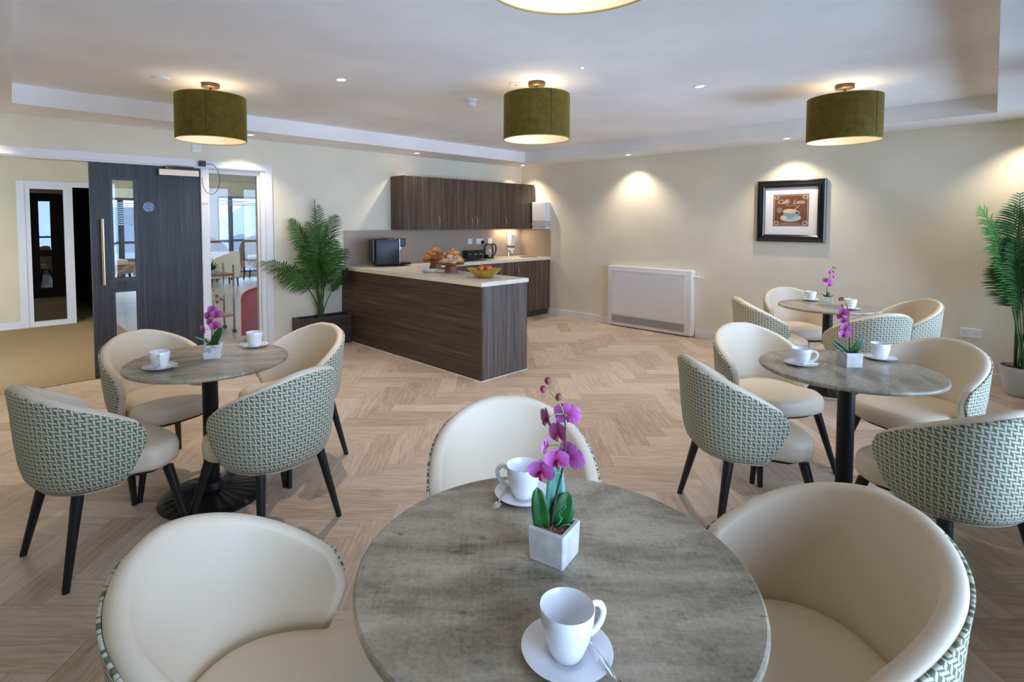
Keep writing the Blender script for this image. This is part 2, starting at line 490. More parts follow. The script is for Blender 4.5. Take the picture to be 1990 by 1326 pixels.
# ceiling: soffit ring + raised tray
c = MB()
TRAY = [(.031, .010), (TX1, TY0), (TX1, TY1), (TX0, TY1)]     # slightly tapering tray outline
OUT = [(X0 - .15, Y0 - .15), (XW + .15, Y0 - .15), (XW + .15, YW + .15), (X0 - .15, YW + .15)]
for i in range(4):
    j = (i + 1) % 4
    c.poly([OUT[i], OUT[j], TRAY[j], TRAY[i]], HS, 2.75)
c.poly(TRAY, HC, 2.75)
struct('ceiling', c, M_ceil)
struct('ceiling', MB().box(-2.2, 9.0, YW + .15, YL + .2, 2.50, 2.62), M_hallwall)
# kitchen wall with the wide glazed opening in it
OL, OR, OH = -1.6, 2.40, 2.04
k = MB()
k.box(-2.2, XW + .15, YW, YW + .15, OH, 2.60)
k.box(OR, XW + .15, YW, YW + .15, -.02, OH)
k.box(-2.2, OL, YW, YW + .15, -.02, OH)
struct('wall_left', k, M_wall)
struct('wall_right', MB().box(XW, XW + .15, Y0 - .15, YW + .15, -.02, 2.60), M_wall)
struct('wall_back', MB().box(X0 - .15, X0, Y0 - .15, YW, -.02, 2.60), M_wall)
# window wall (behind the camera, to the right)
w = MB()
w.box(X0 - .15, XW + .15, Y0 - .15, Y0, -.02, WZ0)
w.box(X0 - .15, XW + .15, Y0 - .15, Y0, WZ1, 2.60)
xs = [X0 - .15] + [q for ab in WINS for q in ab] + [XW + .15]
for a, b in zip(xs[0::2], xs[1::2]): w.box(a, b, Y0 - .15, Y0, WZ0, WZ1)
struct('wall_front', w, M_wall)
M_wframe = mat('dark_window_frame', srgb(74, 70, 68), .4)
for i, (a, b) in enumerate(WINS):
    root = thing('window_%d' % (i + 1), ((a + b) / 2, Y0 - .08, WZ0), kind='structure')
    f = MB(); h = (b - a) / 2; H_ = WZ1 - WZ0
    for (x0, x1, z0, z1) in ((-h, h, 0, .06), (-h, h, H_ - .06, H_), (-h, -h + .06, .06, H_ - .06), (h - .06, h, .06, H_ - .06), (-.03, .03, .06, H_ - .06), (-h + .06, h - .06, .70, .75)):
        f.box(x0, x1, -.03, .03, z0, z1)
    f.build('window_frame', M_wframe, root)
    MB().box(-h + .05, h - .05, -.003, .003, .05, H_ - .05).build('pane', M_winglass, root)
    MB().box(-h - .03, h + .03, .06, .16, -.03, -.001, .004).build('window_sill', M_trim, root)

# opening trim: head and jambs, fixed side light
tr = MB()
tr.box(OL - .075, 2.477, YW - .018, YW - .0005, 2.02, 2.09, .003)
tr.box(2.40, 2.477, YW - .018, YW - .0005, 0, 2.02, .003)
tr.box(OL - .075, OL, YW - .018, YW - .0005, 0, 2.02, .003)
struct('trim_1', tr, M_trim)
tj = MB()
tj.box(OL, 2.40, YW - .0, YW + .15, 2.005, 2.04, .002)
tj.box(2.35, 2.40, YW + .0, YW + .15, 0, 2.005, .002)
tj.box(1.742, 1.815, YW - .012, YW + .12, .0, 2.004, .004)
struct('trim_2', tj, M_trim)
sl = thing('window_4', (2.083, YW + .06, 0), kind='structure')
f = MB()
f.box(-.267, .266, -.03, .03, .001, .09); f.box(-.267, .266, -.03, .03, 1.965, 2.003)
f.box(.245, .266, -.03, .03, .09, 1.965); f.box(-.267, -.250, -.03, .03, .09, 1.965)
f.build('window_frame', M_trim, sl)
MB().box(-.25, .246, -.004, .004, .09, 1.966).build('pane', M_glass, sl)
# baseboards
def bboard(name, segs):
    b = MB()
    for s_ in segs: b.box(*s_, 0, .095, .003)
    struct(name, b, M_trim)
bboard('baseboard_right', [(XW - .018, XW - .0005, 4.30, 5.44), (XW - .018, XW - .0005, Y0 + .02, 3.04)])
bboard('baseboard_left', [(2.48, 2.66, YW - .018, YW - .0005)])
bboard('baseboard_back', [(X0 + .0005, X0 + .018, Y0 + .02, YW - .02)])
bboard('baseboard_front', [(X0 + .02, XW - .02, Y0 + .0005, Y0 + .018)])
# hall and lounge shell
h = MB()
h.box(-2.2, .56, YH, YH + .12, -.02, 2.5)
h.box(.56, 2.25, YH, YH + .12, 1.97, 2.5)
h.box(2.25 - .75, 1.56, YH, YH + .12, -.02, 1.97)
struct('wall_hall', h, M_hallwall)
struct('wall_hall_left', MB().box(-2.3, -2.2, YW, YH + 3.1, -.02, 2.5), M_hallwall)
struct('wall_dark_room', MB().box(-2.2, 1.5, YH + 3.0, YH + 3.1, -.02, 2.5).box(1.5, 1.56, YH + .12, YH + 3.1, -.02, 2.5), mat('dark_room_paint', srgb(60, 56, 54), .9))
struct('baseboard_hall', MB().box(-2.2, .50, YH - .016, YH - .0005, 0, .10, .003), M_trim)
ht = MB()
ht.box(.49, .575, YH - .02, YH - .0005, 0, 2.02, .003); ht.box(.575, 1.5, YH - .02, YH - .0005, 1.945, 2.02, .003)
struct('trim_3', ht, M_trim)
gl = thing('window_5', (.83, YH + .05, 0), kind='structure')
f = MB()
f.box(-.268, -.2, -.05, .03, 0, 1.965); f.box(.165, .268, -.05, .03, 0, 1.965); f.box(-.2, .165, -.05, .03, 0, .07); f.box(-.2, .165, -.05, .03, 1.91, 1.965)
f.build('window_frame', M_trim, gl)
MB().box(-.2, .165, -.004, .004, .07, 1.91).build('pane', M_darkglass, gl)
# lounge far wall with two tall windows
lw = MB()
for (x0, x1, z0, z1) in ((1.5, 1.9, 0, 2.5), (1.9, 3.3, 2.02, 2.5), (1.9, 3.3, 0, .1), (3.3, 4.72, 0, 2.5), (4.72, 6.9, 2.14, 2.5), (4.72, 6.9, 0, .1), (6.9, 9, 0, 2.5)):
    lw.box(x0, x1, YL, YL + .15, z0, z1)
struct('wall_lounge', lw, M_hallwall)
struct('wall_lounge_right', MB().box(8.9, 9.0, YW + .15, YL + .15, -.02, 2.5), M_hallwall)
M_blind = mat('pale_blue_blind_slat', srgb(190, 206, 226), .6)
for i, (a, b, z1, zb, ms) in enumerate(((1.9, 3.3, 2.02, 1.35, (2.6,)), (4.72, 6.9, 2.14, 1.86, (5.05, 6.0)))):
    root = thing('window_%d' % (i + 6), ((a + b) / 2, YL + .07, .1), kind='structure')
    hh = (b - a) / 2; H_ = z1 - .1; cx = (a + b) / 2
    f = MB()
    for q in ((-hh, hh, 0, .06), (-hh, hh, H_ - .06, H_), (-hh, -hh + .05, .06, H_ - .06), (hh - .05, hh, .06, H_ - .06), (-hh + .05, hh - .05, .84, .90)):
        f.box(q[0], q[1], -.03, .03, q[2], q[3])
    for mx_ in ms: f.box(mx_ - cx - .06, mx_ - cx + .06, -.035, .035, .06, H_ - .06)
    f.build('window_frame', mat('blue_grey_window_frame', srgb(120, 130, 150), .5) if i else M_wframe, root)
    MB().box(-hh + .04, hh - .04, -.003, .003, .05, H_ - .05).build('pane', M_winglass, root)
    bl = MB(); z = z1 - .14
    while z > zb:
        bl.box(-hh + .03, hh - .03, -.075, -.045, z - .1, z - .1 + .030); z -= .05
    bl.build('blind', M_blind, root)

# ------------------------------------------------------------------ door leaf (closed leaf of the pair)
dr = thing('door_1', (.815, YW + .03, .008), kind='structure')
DW, DH = .920, 1.992
d = MB()
vx0, vx1 = .150, .368                       # vision panels
for (x0, x1, z0, z1) in ((0, vx0, 0, DH), (vx1, DW, 0, DH), (vx0, vx1, 0, .16), (vx0, vx1, .805, .885), (vx0, vx1, 1.862, DH)):
    d.box(x0, x1, -.022, .022, z0, z1)
leaf = d.build('door_leaf', M_door, dr)
M_bead = mat('dark_glazing_bead', srgb(44, 46, 54), .4)
for (z0, z1) in ((.16, .805), (.885, 1.862)):
    f = MB(); e = .022
    f.box(vx0 - .004, vx0 + e, -.027, .027, z0, z1); f.box(vx1 - e, vx1 + .004, -.027, .027, z0, z1)
    f.box(vx0 + e, vx1 - e, -.027, .027, z0, z0 + e); f.box(vx0 + e, vx1 - e, -.027, .027, z1 - e, z1)
    fo = f.build('vision_frame', M_bead, dr)
    MB().box(vx0 + e, vx1 - e, -.004, .004, z0 + e, z1 - e).build('glass', M_glass, fo)
MB().tube([(.083, -.022, .93), (.083, -.075, .93)], .009).tube([(.083, -.022, 1.41), (.083, -.075, 1.41)], .009).tube([(.083, -.075, .865), (.083, -.075, 1.475)], .0155, 14).build('pull_handle', M_steelwarm, dr, True, 40)
cl = MB().box(.545, .905, -.075, -.0225, 1.905, 1.968, .004).build('door_closer', mat('bronze_closer_cover', srgb(196, 168, 138), .3, metal=.7), dr)
MB().tube([(.60, -.05, 1.972), (.66, -.10, 1.992), (.86, -.055, 1.996)], .007).box(.60, .67, -.075, -.04, 1.969, 1.996, .004).build('closer_arm', M_brass, cl, True, 40)
st = MB().lathe([(0, 0), (.045, 0), (.045, .0012), (0, .0012)], 40, M=Matrix.Translation((.462, -.0224, 1.592)) @ Matrix.Rotation(R(90), 4, 'X')).build('sticker', mat('blue_sticker', srgb(20, 104, 168), .4), dr)
rg = MB().lathe([(.0415, .0012), (.0445, .0012), (.0445, .0022), (.0415, .0022)], 40, M=Matrix.Translation((.462, -.0224, 1.592)) @ Matrix.Rotation(R(90), 4, 'X')).build('sticker_ring', M_white, st)
for kx, (b_, s_, dz) in enumerate((('Automatic', .0145, .020), ('Fire door', .017, 0), ('Keep clear', .0145, -.020))):
    me = txt_mesh(b_, s_)
    me.transform(Matrix.Translation((.462, -.0245, 1.592 + dz)) @ Matrix.Rotation(R(90), 4, 'X'))
    new_obj('lettering', me, st, M_white)
# adapter + looping cable by the closer
ad = thing('power_adapter', (1.752, YW - .0185, 2.052), label='black power adapter plugged in above the dark door, with a looping cable', cat='adapter')
MB().box(-.030, .030, -.045, -.0005, -.028, .028, .006).build('adapter_body', M_black, ad)
pts = []
for i in range(33):
    a = R(100 - 275 * i / 32)
    pts.append((.055 + .105 * math.cos(a) - .045, -.035, -.155 + .165 * math.sin(a)))
MB().tube([(.03, -.03, 0), (.05, -.03, 0), (.06, -.035, -.005)] + [(.075 + .085 * math.sin(R(q)), -.035, -.155 + .155 * math.cos(R(q))) for q in range(0, 276, 11)], .0028, 6).build('cable', M_black, ad, True)
swp = thing('blank_plate', (1.713, YW, 2.204), label='white blank electrical plate on wall above the door', cat='wall plate')
MB().box(-.044, .044, -.010, -.0005, -.043, .043, .004).build('plate', M_white, swp)
for sx in (-.03, .03): MB().ball((sx, -.011, 0), .003).build('screw', M_grey, swp)

# ------------------------------------------------------------------ lamps
M_rim = mat('gold_shade_rim', srgb(176, 150, 70), .5)
def pendant(x, y, label, dark):
    t = thing('ceiling_lamp', (x, y, HC), label=label, cat='ceiling lamp', group='green drum ceiling lamps')
    MB().lathe([(0, -.001), (.062, -.001), (.064, -.006), (.064, -.028), (.060, -.031), (0, -.031)], 40).build('ceiling_rose', M_brass, t, True, 40)
    MB().tube([(0, 0, -.03), (0, 0, -.112)], .008, 12).build('stem', M_brass, t, True)
    zt, zb, r = -.100, -.430, .247
    # shade: outer velvet and inner lining
    MB().lathe([(r - .002, zb + .002), (r, zb), (r + .002, zb + .003), (r + .002, zt - .003), (r, zt), (r - .002, zt - .002)], 96).build('lamp_shade', M_velvet, t, True, 50)
    MB().lathe([(r - .0025, zb + .003), (r - .0025, zt - .003)], 96).build('shade_lining', M_liner, t, True)
    for z in (zb + .001, zt - .001):
        rim = MB(); rim.tube([((r - .001) * math.cos(R(a)), (r - .001) * math.sin(R(a)), z) for a in range(0, 361, 5)], .0032, 6, cap=False)
        rim.build('shade_rim', M_rim, t, True)
    sp = MB()
    for a in (30, 150, 270): sp.tube([(0, 0, -.105), ((r - .004) * math.cos(R(a)), (r - .004) * math.sin(R(a)), -.105)], .0025, 6)
    sp.build('spider_frame', M_brass, t)
    MB().lathe([(0, -.206), (.022, -.202), (.030, -.184), (.028, -.166), (.015, -.130), (.012, -.113)], 20).build('bulb', mat('lit_bulb', (1, .9, .7), .3, emit=(1, .82, .58), es=6), t, True)
    MB().box(-.0006, .0006, -.0012, .0012, zt - .30, zt).build('seam', mat('dark_seam', srgb(50, 50, 16), .9), t).location = (.252 * math.cos(R(245)), .252 * math.sin(R(245)), 0)
    add_point('lamp_light', (x, y, HC - .180), PEND_W, .034)
    return t
pendant(3.124, 2.697, 'green drum ceiling lamp in the middle of the row of three', 1)
pendant(1.374, 4.465, 'green drum ceiling lamp near the dark door, leftmost', 1)
pendant(4.871, 1.101, 'green drum ceiling lamp above the far right table, rightmost', 1)
pendant(1.140, .850, 'green drum ceiling lamp nearest, cut off by the top edge of the photo', 1)
M_led = mat('downlight_glow', (1, .95, .88), .3, emit=(1, .92, .8), es=9)
M_ledoff = mat('downlight_lens', srgb(236, 236, 232), .15, emit=(1, .94, .84), es=1.6)
def downlight(x, y, z, label, group, on=True, w=SPOT_W, ang=112):
    t = thing('downlight', (x, y, z), label=label, cat='downlight', group=group)
    MB().lathe([(.030, -.0005), (.045, -.0005), (.045, -.004), (.041, -.006), (.030, -.003)], 32).build('bezel', M_white, t, True, 40)
    MB().lathe([(0, -.002), (.030, -.002), (.030, -.0008), (0, -.0008)], 24).build('lens', M_led if on else M_ledoff, t)
    if on: add_spot('downlight_beam', (x, y, z - .012), w, ang, .75, .02)
downlight(4.256, 5.728, HS, 'recessed downlight in the lower ceiling over the kitchen cabinets, left one', 'lower ceiling downlights')
downlight(6.35, 5.765, HS, 'recessed downlight in the ceiling corner above the kitchen', 'lower ceiling downlights')
downlight(6.385, 3.898, HS, 'recessed downlight in the lower ceiling above the white heater', 'lower ceiling downlights')
downlight(6.355, 1.955, HS, 'recessed downlight in the lower ceiling above the framed coffee picture', 'lower ceiling downlights')
downlight(2.144, 5.746, HS, 'recessed downlight in the lower ceiling above the glass side panel by the door', 'lower ceiling downlights')
downlight(6.36, .06, HS, 'recessed downlight above the right palm, outside the frame', 'lower ceiling downlights')
downlight(.05, 5.746, HS, 'recessed downlight above the doorway, left edge', 'lower ceiling downlights')
downlight(2.03, 3.66, HC, 'glass downlight in the raised ceiling left of the smoke alarm', 'raised ceiling downlights', True, TRAY_W, 100)
downlight(4.122, 1.896, HC, 'glass downlight in the raised ceiling between the middle and right lamps', 'raised ceiling downlights', True, TRAY_W, 100)
# other ceiling devices
t = thing('speaker_disc', (1.057, 4.528, HC), label='flat white round cover on the ceiling beside the left lamp', cat='ceiling cover')
MB().lathe([(0, -.012), (.05, -.012), (.056, -.006), (.056, -.0005), (0, -.0005)], 32).build('cover', M_white, t, True, 40)
t = thing('speaker_disc', (5.233, 1.019, HC), label='flat white round cover on the ceiling behind the right lamp', cat='ceiling cover')
MB().lathe([(0, -.012), (.05, -.012), (.056, -.006), (.056, -.0005), (0, -.0005)], 32).build('cover', M_white, t, True, 40)
t = thing('smoke_alarm', (3.148, 3.455, HC), label='white smoke alarm hanging under the raised ceiling', cat='smoke alarm')
MB().lathe([(.052, -.0005), (.052, -.022), (.044, -.026), (0, -.026)], 32).build('base', M_white, t, True, 40)
MB().lathe([(.030, -.026), (.045, -.030), (.043, -.052), (.032, -.060), (.028, -.066), (0, -.068)], 32).build('sensor', M_white, t, True, 40)
t = thing('motion_sensor', (3.035, 2.83, HC), rz=R(45), label='small square ceiling sensor beside the middle lamp', cat='sensor')
MB().box(-.042, .042, -.042, .042, -.010, -.0005, .003).build('plate', M_white, t)
MB().ball((0, 0, -.011), .008, sz=.5).build('sensor_eye', M_grey, t)
t = thing('indicator_light', (3.06, 2.232, HC), label='tiny green glowing indicator on the ceiling above the middle lamp', cat='indicator light')
MB().lathe([(0, -.006), (.007, -.005), (.009, -.0005), (0, -.0005)], 16).build('indicator_lens', mat('green_led', (.3, 1, .7), .3, emit=(.35, 1, .7), es=2.5), t)
# hall lamps (part of the corridor)
for (x, y, w_) in ((.2, 7.7, HALL_W), (-1.2, 8.0, HALL_W * .5), (3.4, 7.9, HALL_W * .7), (3.0, 12.0, LOUNGE_W), (6.2, 12.0, LOUNGE_W)):
    add_spot('hall_downlight_beam', (x, y, 2.47), w_, 150, .6, .08, WARM)

# ------------------------------------------------------------------ kitchen
IX0, IX1, IY0 = 3.329, 3.949, 3.519
isl = thing('peninsula_unit', (IX0, IY0, 0), label='dark wood-grain peninsula counter base reaching out from the kitchen wall', cat='counter')
MB().box(0, .022, 0, 6.046 - IY0 - .003, .006, .869, .0015).build('front_panel', M_lam_y, isl)
MB().box(.0225, .62, 0, .022, .006, .869, .0015).build('end_panel', M_lam_end, isl)
MB().box(.56, .58, .0225, 5.43 - IY0, .10, .866).box(.0225, .56, .0225, 2.52, .10, .12).build('carcass', M_lam_v, isl)
MB().box(-.004, .622, -.004, -.0005, 0, .006).box(-.004, -.0005, -.0005, 2.28, 0, .006).build('floor_trim', M_trim, isl)
wt = thing('worktop', (0, 0, .87), label='long cream worktop running along the wall and out over the peninsula', cat='worktop')
WP = [(3.318, 3.508), (3.960, 3.508), (3.960, 5.415), (6.632, 5.415), (6.632, 6.044), (3.318, 6.044)]
MB().poly(WP, 0, .04, .002).build('slab', M_worktop, wt)
# splashback
sb = MB()
sb.box(3.365, XW - .001, YW - .010, YW - .0005, .911, 1.353)
sb.box(XW - .010, XW - .0005, 5.42, YW - .0105, .911, 1.345)
o = sb.build('splashback', M_splash)
tag(o, 'taupe splashback panel behind the kitchen worktop', 'splashback')
def handle_mb(x, y, z, L=.125):
    m_ = MB(); P = []
    for i in range(13):
        s_ = i / 12; P.append((x, y - .004 - .026 * math.sin(math.pi * s_), z - L / 2 + L * s_))
    return m_.tube(P, .0055, 8, flat=1.2)
def cabinet(name, x0, x1, y0, y1, z0, z1, doors, label, group, plinth=False):
    t = thing(name, (x0, y1, z0), label=label, cat='cabinet', group=group)
    w_, d_, h_ = x1 - x0, y1 - y0, z1 - z0
    b0 = .10 if plinth else 0
    MB().box(.001, w_ - .001, -d_ + .021, 0, b0, h_, .001).build('carcass', M_lam_v, t)
    if plinth: MB().box(.001, w_ - .001, -d_ + .055, -.05, 0, b0 - .001).build('plinth', M_lam_y, t)
    for (a, b, hx) in doors:
        dd = MB().box(a - x0 + .0015, b - x0 - .0015, -d_, -d_ + .019, b0 + .001, h_ - .001, .0012).build('door', M_lam_v, t)
        if hx is not None:
            hz = .115 if not plinth else h_ - .14
            handle_mb(hx - x0, -d_, hz).build('handle', M_steelwarm, dd, True)
    return t
UY0, UY1, UZ0, UZ1 = 5.746, YW - .0105, 1.356, 2.060
cabinet('wall_cabinet', 4.055, 4.672, UY0, UY1, UZ0, UZ1, [(4.055, 4.672, 4.628)], 'dark wood wall cabinet with one door, leftmost above the worktop', 'wall cabinets')
cabinet('wall_cabinet', 4.673, 5.885, UY0, UY1, UZ0, UZ1, [(4.673, 5.280, 5.235), (5.280, 5.885, 5.326)], 'dark wood wall cabinet with a pair of doors, in the middle', 'wall cabinets')
cabinet('wall_cabinet', 5.886, 6.610, UY0, UY1, UZ0, UZ1, [(5.886, 6.610, 5.926)], 'dark wood wall cabinet next to the paper towel dispenser', 'wall cabinets')
BY0 = 5.425
cabinet('base_cabinet', 3.96, 4.60, BY0, 6.03, 0, .869, [(3.96, 4.60, None)], 'dark wood base cabinet in the corner behind the peninsula', 'base cabinets', True)
cabinet('base_cabinet', 4.601, 5.809, BY0, 6.03, 0, .869, [(4.601, 5.205, 5.16), (5.205, 5.809, 5.25)], 'dark wood base cabinet under the sink, seen above the peninsula end', 'base cabinets', True)
cabinet('base_cabinet', 5.81, 6.630, BY0, 6.03, 0, .869, [(5.81, 6.630, 5.868)], 'dark wood base cabinet against the right wall', 'base cabinets', True)
al = bpy.data.lights.new('under_cabinet_light', 'AREA'); al.shape = 'RECTANGLE'; al.size = .5; al.size_y = .03; al.energy = 2.2; al.color = (1, .78, .5)
ao = bpy.data.objects.new('under_cabinet_light', al); COL.objects.link(ao); ao.location = (6.25, 5.95, 1.350)

# sinks and taps
t = thing('kitchen_sink', (4.95, 5.70, .9105), label='stainless steel inset sink behind the pastry stands', cat='sink')
MB().box(-.46, .46, -.215, -.195, 0, .006, .002).box(-.46, .46, .195, .215, 0, .006, .002).box(-.46, -.44, -.195, .195, 0, .006, .002).box(.44, .46, -.195, .195, 0, .006, .002).box(-.44, 0, -.195, .195, 0, .003).build('rim', M_steel, t)
MB().box(0, .44, -.195, .195, .0002, .0012).build('basin', mat('sink_basin_steel', srgb(120, 120, 120), .3, metal=1), t)
t = thing('mixer_tap', (4.746, 5.955, .9105), label='chrome mixer tap with a long slanting spout behind the pastries', cat='tap')
MB().lathe([(0, 0), (.026, 0), (.026, .012), (.021, .016), (.021, .13), (.018, .14), (0, .14)], 24).build('tap_body', M_chrome, t, True, 40)
MB().tube([(.01, -.01, .03), (.10, -.05, .095), (.19, -.09, .150), (.235, -.11, .168), (.248, -.115, .150)], .0085, 10).build('spout', M_chrome, t, True)
MB().tube([(0, 0, .138), (.05, -.015, .162)], .006, 8).build('lever', M_chrome, t, True)
t = thing('hand_basin', (6.33, 5.62, .9105), label='small round inset basin in the worktop by the right wall', cat='basin')
MB().lathe([(.12, .0005), (.145, .0005), (.145, .006), (.135, .008), (.12, .005)], 40).build('rim', M_steel, t, True, 40)
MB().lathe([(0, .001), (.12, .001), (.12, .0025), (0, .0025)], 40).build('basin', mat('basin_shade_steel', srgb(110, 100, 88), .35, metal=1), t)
t = thing('basin_tap', (6.17, 5.90, .9105), label='small chrome basin tap below the soap dispenser', cat='tap')
MB().lathe([(0, 0), (.024, 0), (.024, .01), (.018, .014), (.017, .07), (0, .075)], 20).build('tap_body', M_chrome, t, True, 40)
MB().tube([(0, 0, .05), (.01, -.06, .075), (.01, -.10, .065), (.01, -.105, .05)], .009, 10).build('spout', M_chrome, t, True)
MB().tube([(0, 0, .07), (-.012, -.02, .115)], .006, 8).build('lever', M_chrome, t, True)

# soap dispenser and towel dispenser
t = thing('soap_dispenser', (6.325, YW - .0105, .985), label='white wall-mounted soap dispenser between the sockets and the corner', cat='soap dispenser')
MB().box(-.052, .052, -.09, -.0005, .09, .285, .016).build('case', M_white, t)
MB().box(-.045, .045, -.093, -.004, .065, .089, .006).build('window_strip', M_grey, t)
MB().box(-.046, .046, -.085, -.004, .01, .064, .012).tube([(0, -.05, .012), (0, -.05, -.02)], .014, 12).build('pump', M_white, t)
t = thing('towel_dispenser', (XW, 5.585, 1.352), label='white paper towel dispenser on the right wall beside the wall cabinets', cat='towel dispenser')
MB().box(-.115, -.0005, -.155, .135, .12, .425, .014).build('cover', M_white, t)
MB().box(-.117, -.004, -.150, .130, .035, .118, .006).build('tray', mat('frosted_grey_plastic', srgb(196, 190, 196), .35), t)
MB().box(-.105, -.0005, -.155, .135, 0, .034, .008).build('base', M_white, t)

# sockets
def socket(name, loc, axis, w_, label, group, two):
    t = thing(name, loc, rz=0 if axis == 'y' else R(-90), label=label, cat='socket', group=group)
    MB().box(-w_ / 2, w_ / 2, -.011, -.0005, -.043, .043, .004).build('plate', M_white, t)
    cs = (-w_ / 4, w_ / 4) if two else (0,)
    for cx in cs:
        m_ = MB()
        m_.box(cx - .002, cx + .002, -.0118, -.0108, -.002, .007)
        for sx in (-.011, .011): m_.box(cx + sx - .0032, cx + sx + .0032, -.0118, -.0108, -.0165, -.0135)
        m_.build('pin_holes', M_grey, t)
        MB().box(cx - .006 + (.012 if cx > 0 else -.012 if two else 0), cx + .006 + (.012 if cx > 0 else -.012 if two else 0), -.014, -.0112, .019, .031, .001).build('rocker', M_white, t)
    return t
yb = YW - .0105
socket('wall_socket', (5.466, yb, 1.168), 'y', .088, 'single white socket above the black canisters, left of the row', 'kitchen sockets', False)
socket('wall_socket', (5.665, yb, 1.166), 'y', .148, 'double white socket above the kettle with a black plug in it', 'kitchen sockets', True)
socket('wall_socket', (5.885, yb, 1.163), 'y', .088, 'single white socket right of the black plug', 'kitchen sockets', False)
socket('wall_socket', (XW, .443, .439), 'x', .148, 'double white socket low on the right wall beside the palm', 'wall sockets', True)
t = thing('plug', (5.715, yb - .0145, 1.150), label='black round plug with its cable in the double kitchen socket', cat='plug')
MB().lathe([(0, 0), (.026, 0), (.027, .018), (.018, .030), (0, .032)], 20, M=Matrix.Rotation(R(90), 4, 'X')).build('plug_body', M_black, t, True, 40)
MB().tube([(0, -.02, -.02), (.002, -.022, -.08), (0, -.02, -.16), (.02, -.03, -.215)], .005, 6).build('cable', M_black, t, True)

# canisters, kettle
for i, lb in enumerate(('black square canister, leftmost of the three beside the kettle', 'black square canister, middle of the three beside the kettle', 'black square canister, next to the glass kettle')):
    t = thing('canister', (5.335 + i * .108, 5.93, .9105), label=lb, cat='canister', group='black canisters on the worktop')
    MB().box(-.050, .050, -.050, .050, 0, .115, .004).build('canister_body', M_black, t)
    MB().box(-.049, .049, -.049, .049, .1155, .130, .003).build('lid', M_blackgloss, t)
    me = txt_mesh(('TEA', 'COFFEE', 'SUGAR')[i], .020 if i != 1 else .017)
    me.transform(Matrix.Translation((0, -.0506, .070)) @ Matrix.Rotation(R(90), 4, 'X'))
    new_obj('lettering', me, t, M_white)
t = thing('glass_kettle', (5.715, 5.88, .9105), label='glass kettle with black base and black handle', cat='kettle')
MB().lathe([(0, 0), (.080, 0), (.082, .008), (.076, .055), (0, .056)], 32).build('kettle_base', M_blackgloss, t, True, 40)
MB().lathe([(.074, .0565), (.078, .075), (.072, .15), (.058, .205)], 32).build('glass_body', M_kglass, t, True)
MB().lathe([(0, .222), (.04, .220), (.062, .210), (.062, .2055), (0, .2055)], 32).build('lid', M_black, t, True, 40)
MB().tube([(.03, -.02, .214), (.085, -.03, .215), (.118, -.035, .185), (.120, -.035, .12), (.098, -.03, .05), (.078, -.02, .03)], [.010, .012, .014, .013, .010, .008], 10).build('handle', M_black, t, True)

# coffee machine, faces +x and a little toward the room
t = thing('coffee_machine', (3.80, 5.70, .9105), rz=R(-22), label='black bean-to-cup coffee machine with a small screen', cat='coffee machine')
b = MB(); b.box(-.20, .10, -.135, .135, .012, .345, .018, 3); b.build('housing', M_black, t, True, 30)
MB().box(-.235, -.2005, -.12, .12, .06, .335, .008).build('water_tank', M_black, t)
MB().box(-.16, .17, -.125, .125, 0, .0115, .004).build('feet', M_black, t)
MB().box(.102, .185, -.10, .10, .24, .345, .012).build('control_head', M_black, t)
MB().box(.1855, .192, -.075, .075, .255, .335, .003).build('screen', mat('dim_display', srgb(70, 60, 60), .2), t)
MB().box(.102, .255, -.11, .11, .016, .045, .008).build('drip_tray', M_blackgloss, t)
MB().box(.10, .104, -.137, -.132, .02, .34).box(.10, .104, .132, .137, .02, .34).build('chrome_strip', M_chrome, t)
MB().tube([(.145, 0, .24), (.145, 0, .20)], .018, 14).tube([(.145, -.05, .24), (.145, -.05, .07)], .005, 8).build('spout', M_chrome, t, True, 40)
MB().box(.1045, .108, -.08, .08, .05, .235).build('front_plate', mat('pale_metal_plate', srgb(170, 165, 140), .35, metal=.4), t)
MB().box(-.10, .05, -.09, .09, .3455, .353, .004).build('hopper_lid', M_black, t)
M_mugpal = None

# cake stands with pastries
def stand(x, y, label):
    t = thing('cake_stand', (x, y, .9105), label=label, cat='cake stand', group='wooden cake stands')
    prof = [(0, 0), (.072, 0), (.066, .03), (.058, .075), (.062, .085), (0, .086)]
    bm_ = MB(); bm_.lathe(prof, 48)
    for v in bm_.bm.verts:
        a = math.atan2(v.co.y, v.co.x); r_ = math.hypot(v.co.x, v.co.y)
        if r_ > .05: k_ = 1 + .03 * math.cos(a * 16); v.co.x *= k_; v.co.y *= k_
    bm_.build('pedestal', M_standwood, t, True, 50)
    MB().lathe([(0, .0865), (.135, .0865), (.145, .094), (.148, .104), (.142, .104), (.135, .098), (0, .098)], 48).build('plate', M_standwood, t, True, 40)
    return .9105 + .0985
def croissant(mat_, L=.12, w_=.028, ridges=7):
    m_ = MB(); n = 26; P = []; rr = []
    for i in range(n + 1):
        s_ = i / n; a = R(-62 + 124 * s_)
        P.append((L * .62 * math.sin(a), -L * .5 * (math.cos(a) - .75), w_ * .95))
        rr.append(w_ * (.30 + .70 * math.sin(math.pi * s_)) * (1 + .10 * abs(math.sin(math.pi * ridges * s_))))
    m_.tube(P, rr, 12); return m_
def danish():
    m_ = MB(); P = []; rr = []
    for i in range(60):
        a = i / 59 * 2 * math.pi * 2.1; r_ = .006 + .034 * i / 59
        P.append((r_ * math.cos(a), r_ * math.sin(a), .014 + .012 * (1 - i / 59))); rr.append(.0105)
    m_.tube(P, rr, 8); return m_
def loafroll():
    m_ = MB(); P = []; rr = []
    for i in range(41):
        s_ = i / 40; P.append((-.062 + .124 * s_, 0, .026)); rr.append(.0265 * min(1, 2.6 * math.sin(math.pi * min(max(s_, .06), .94))) * (1 + .06 * math.sin(s_ * 70)))
    m_.tube(P, rr, 14); return m_
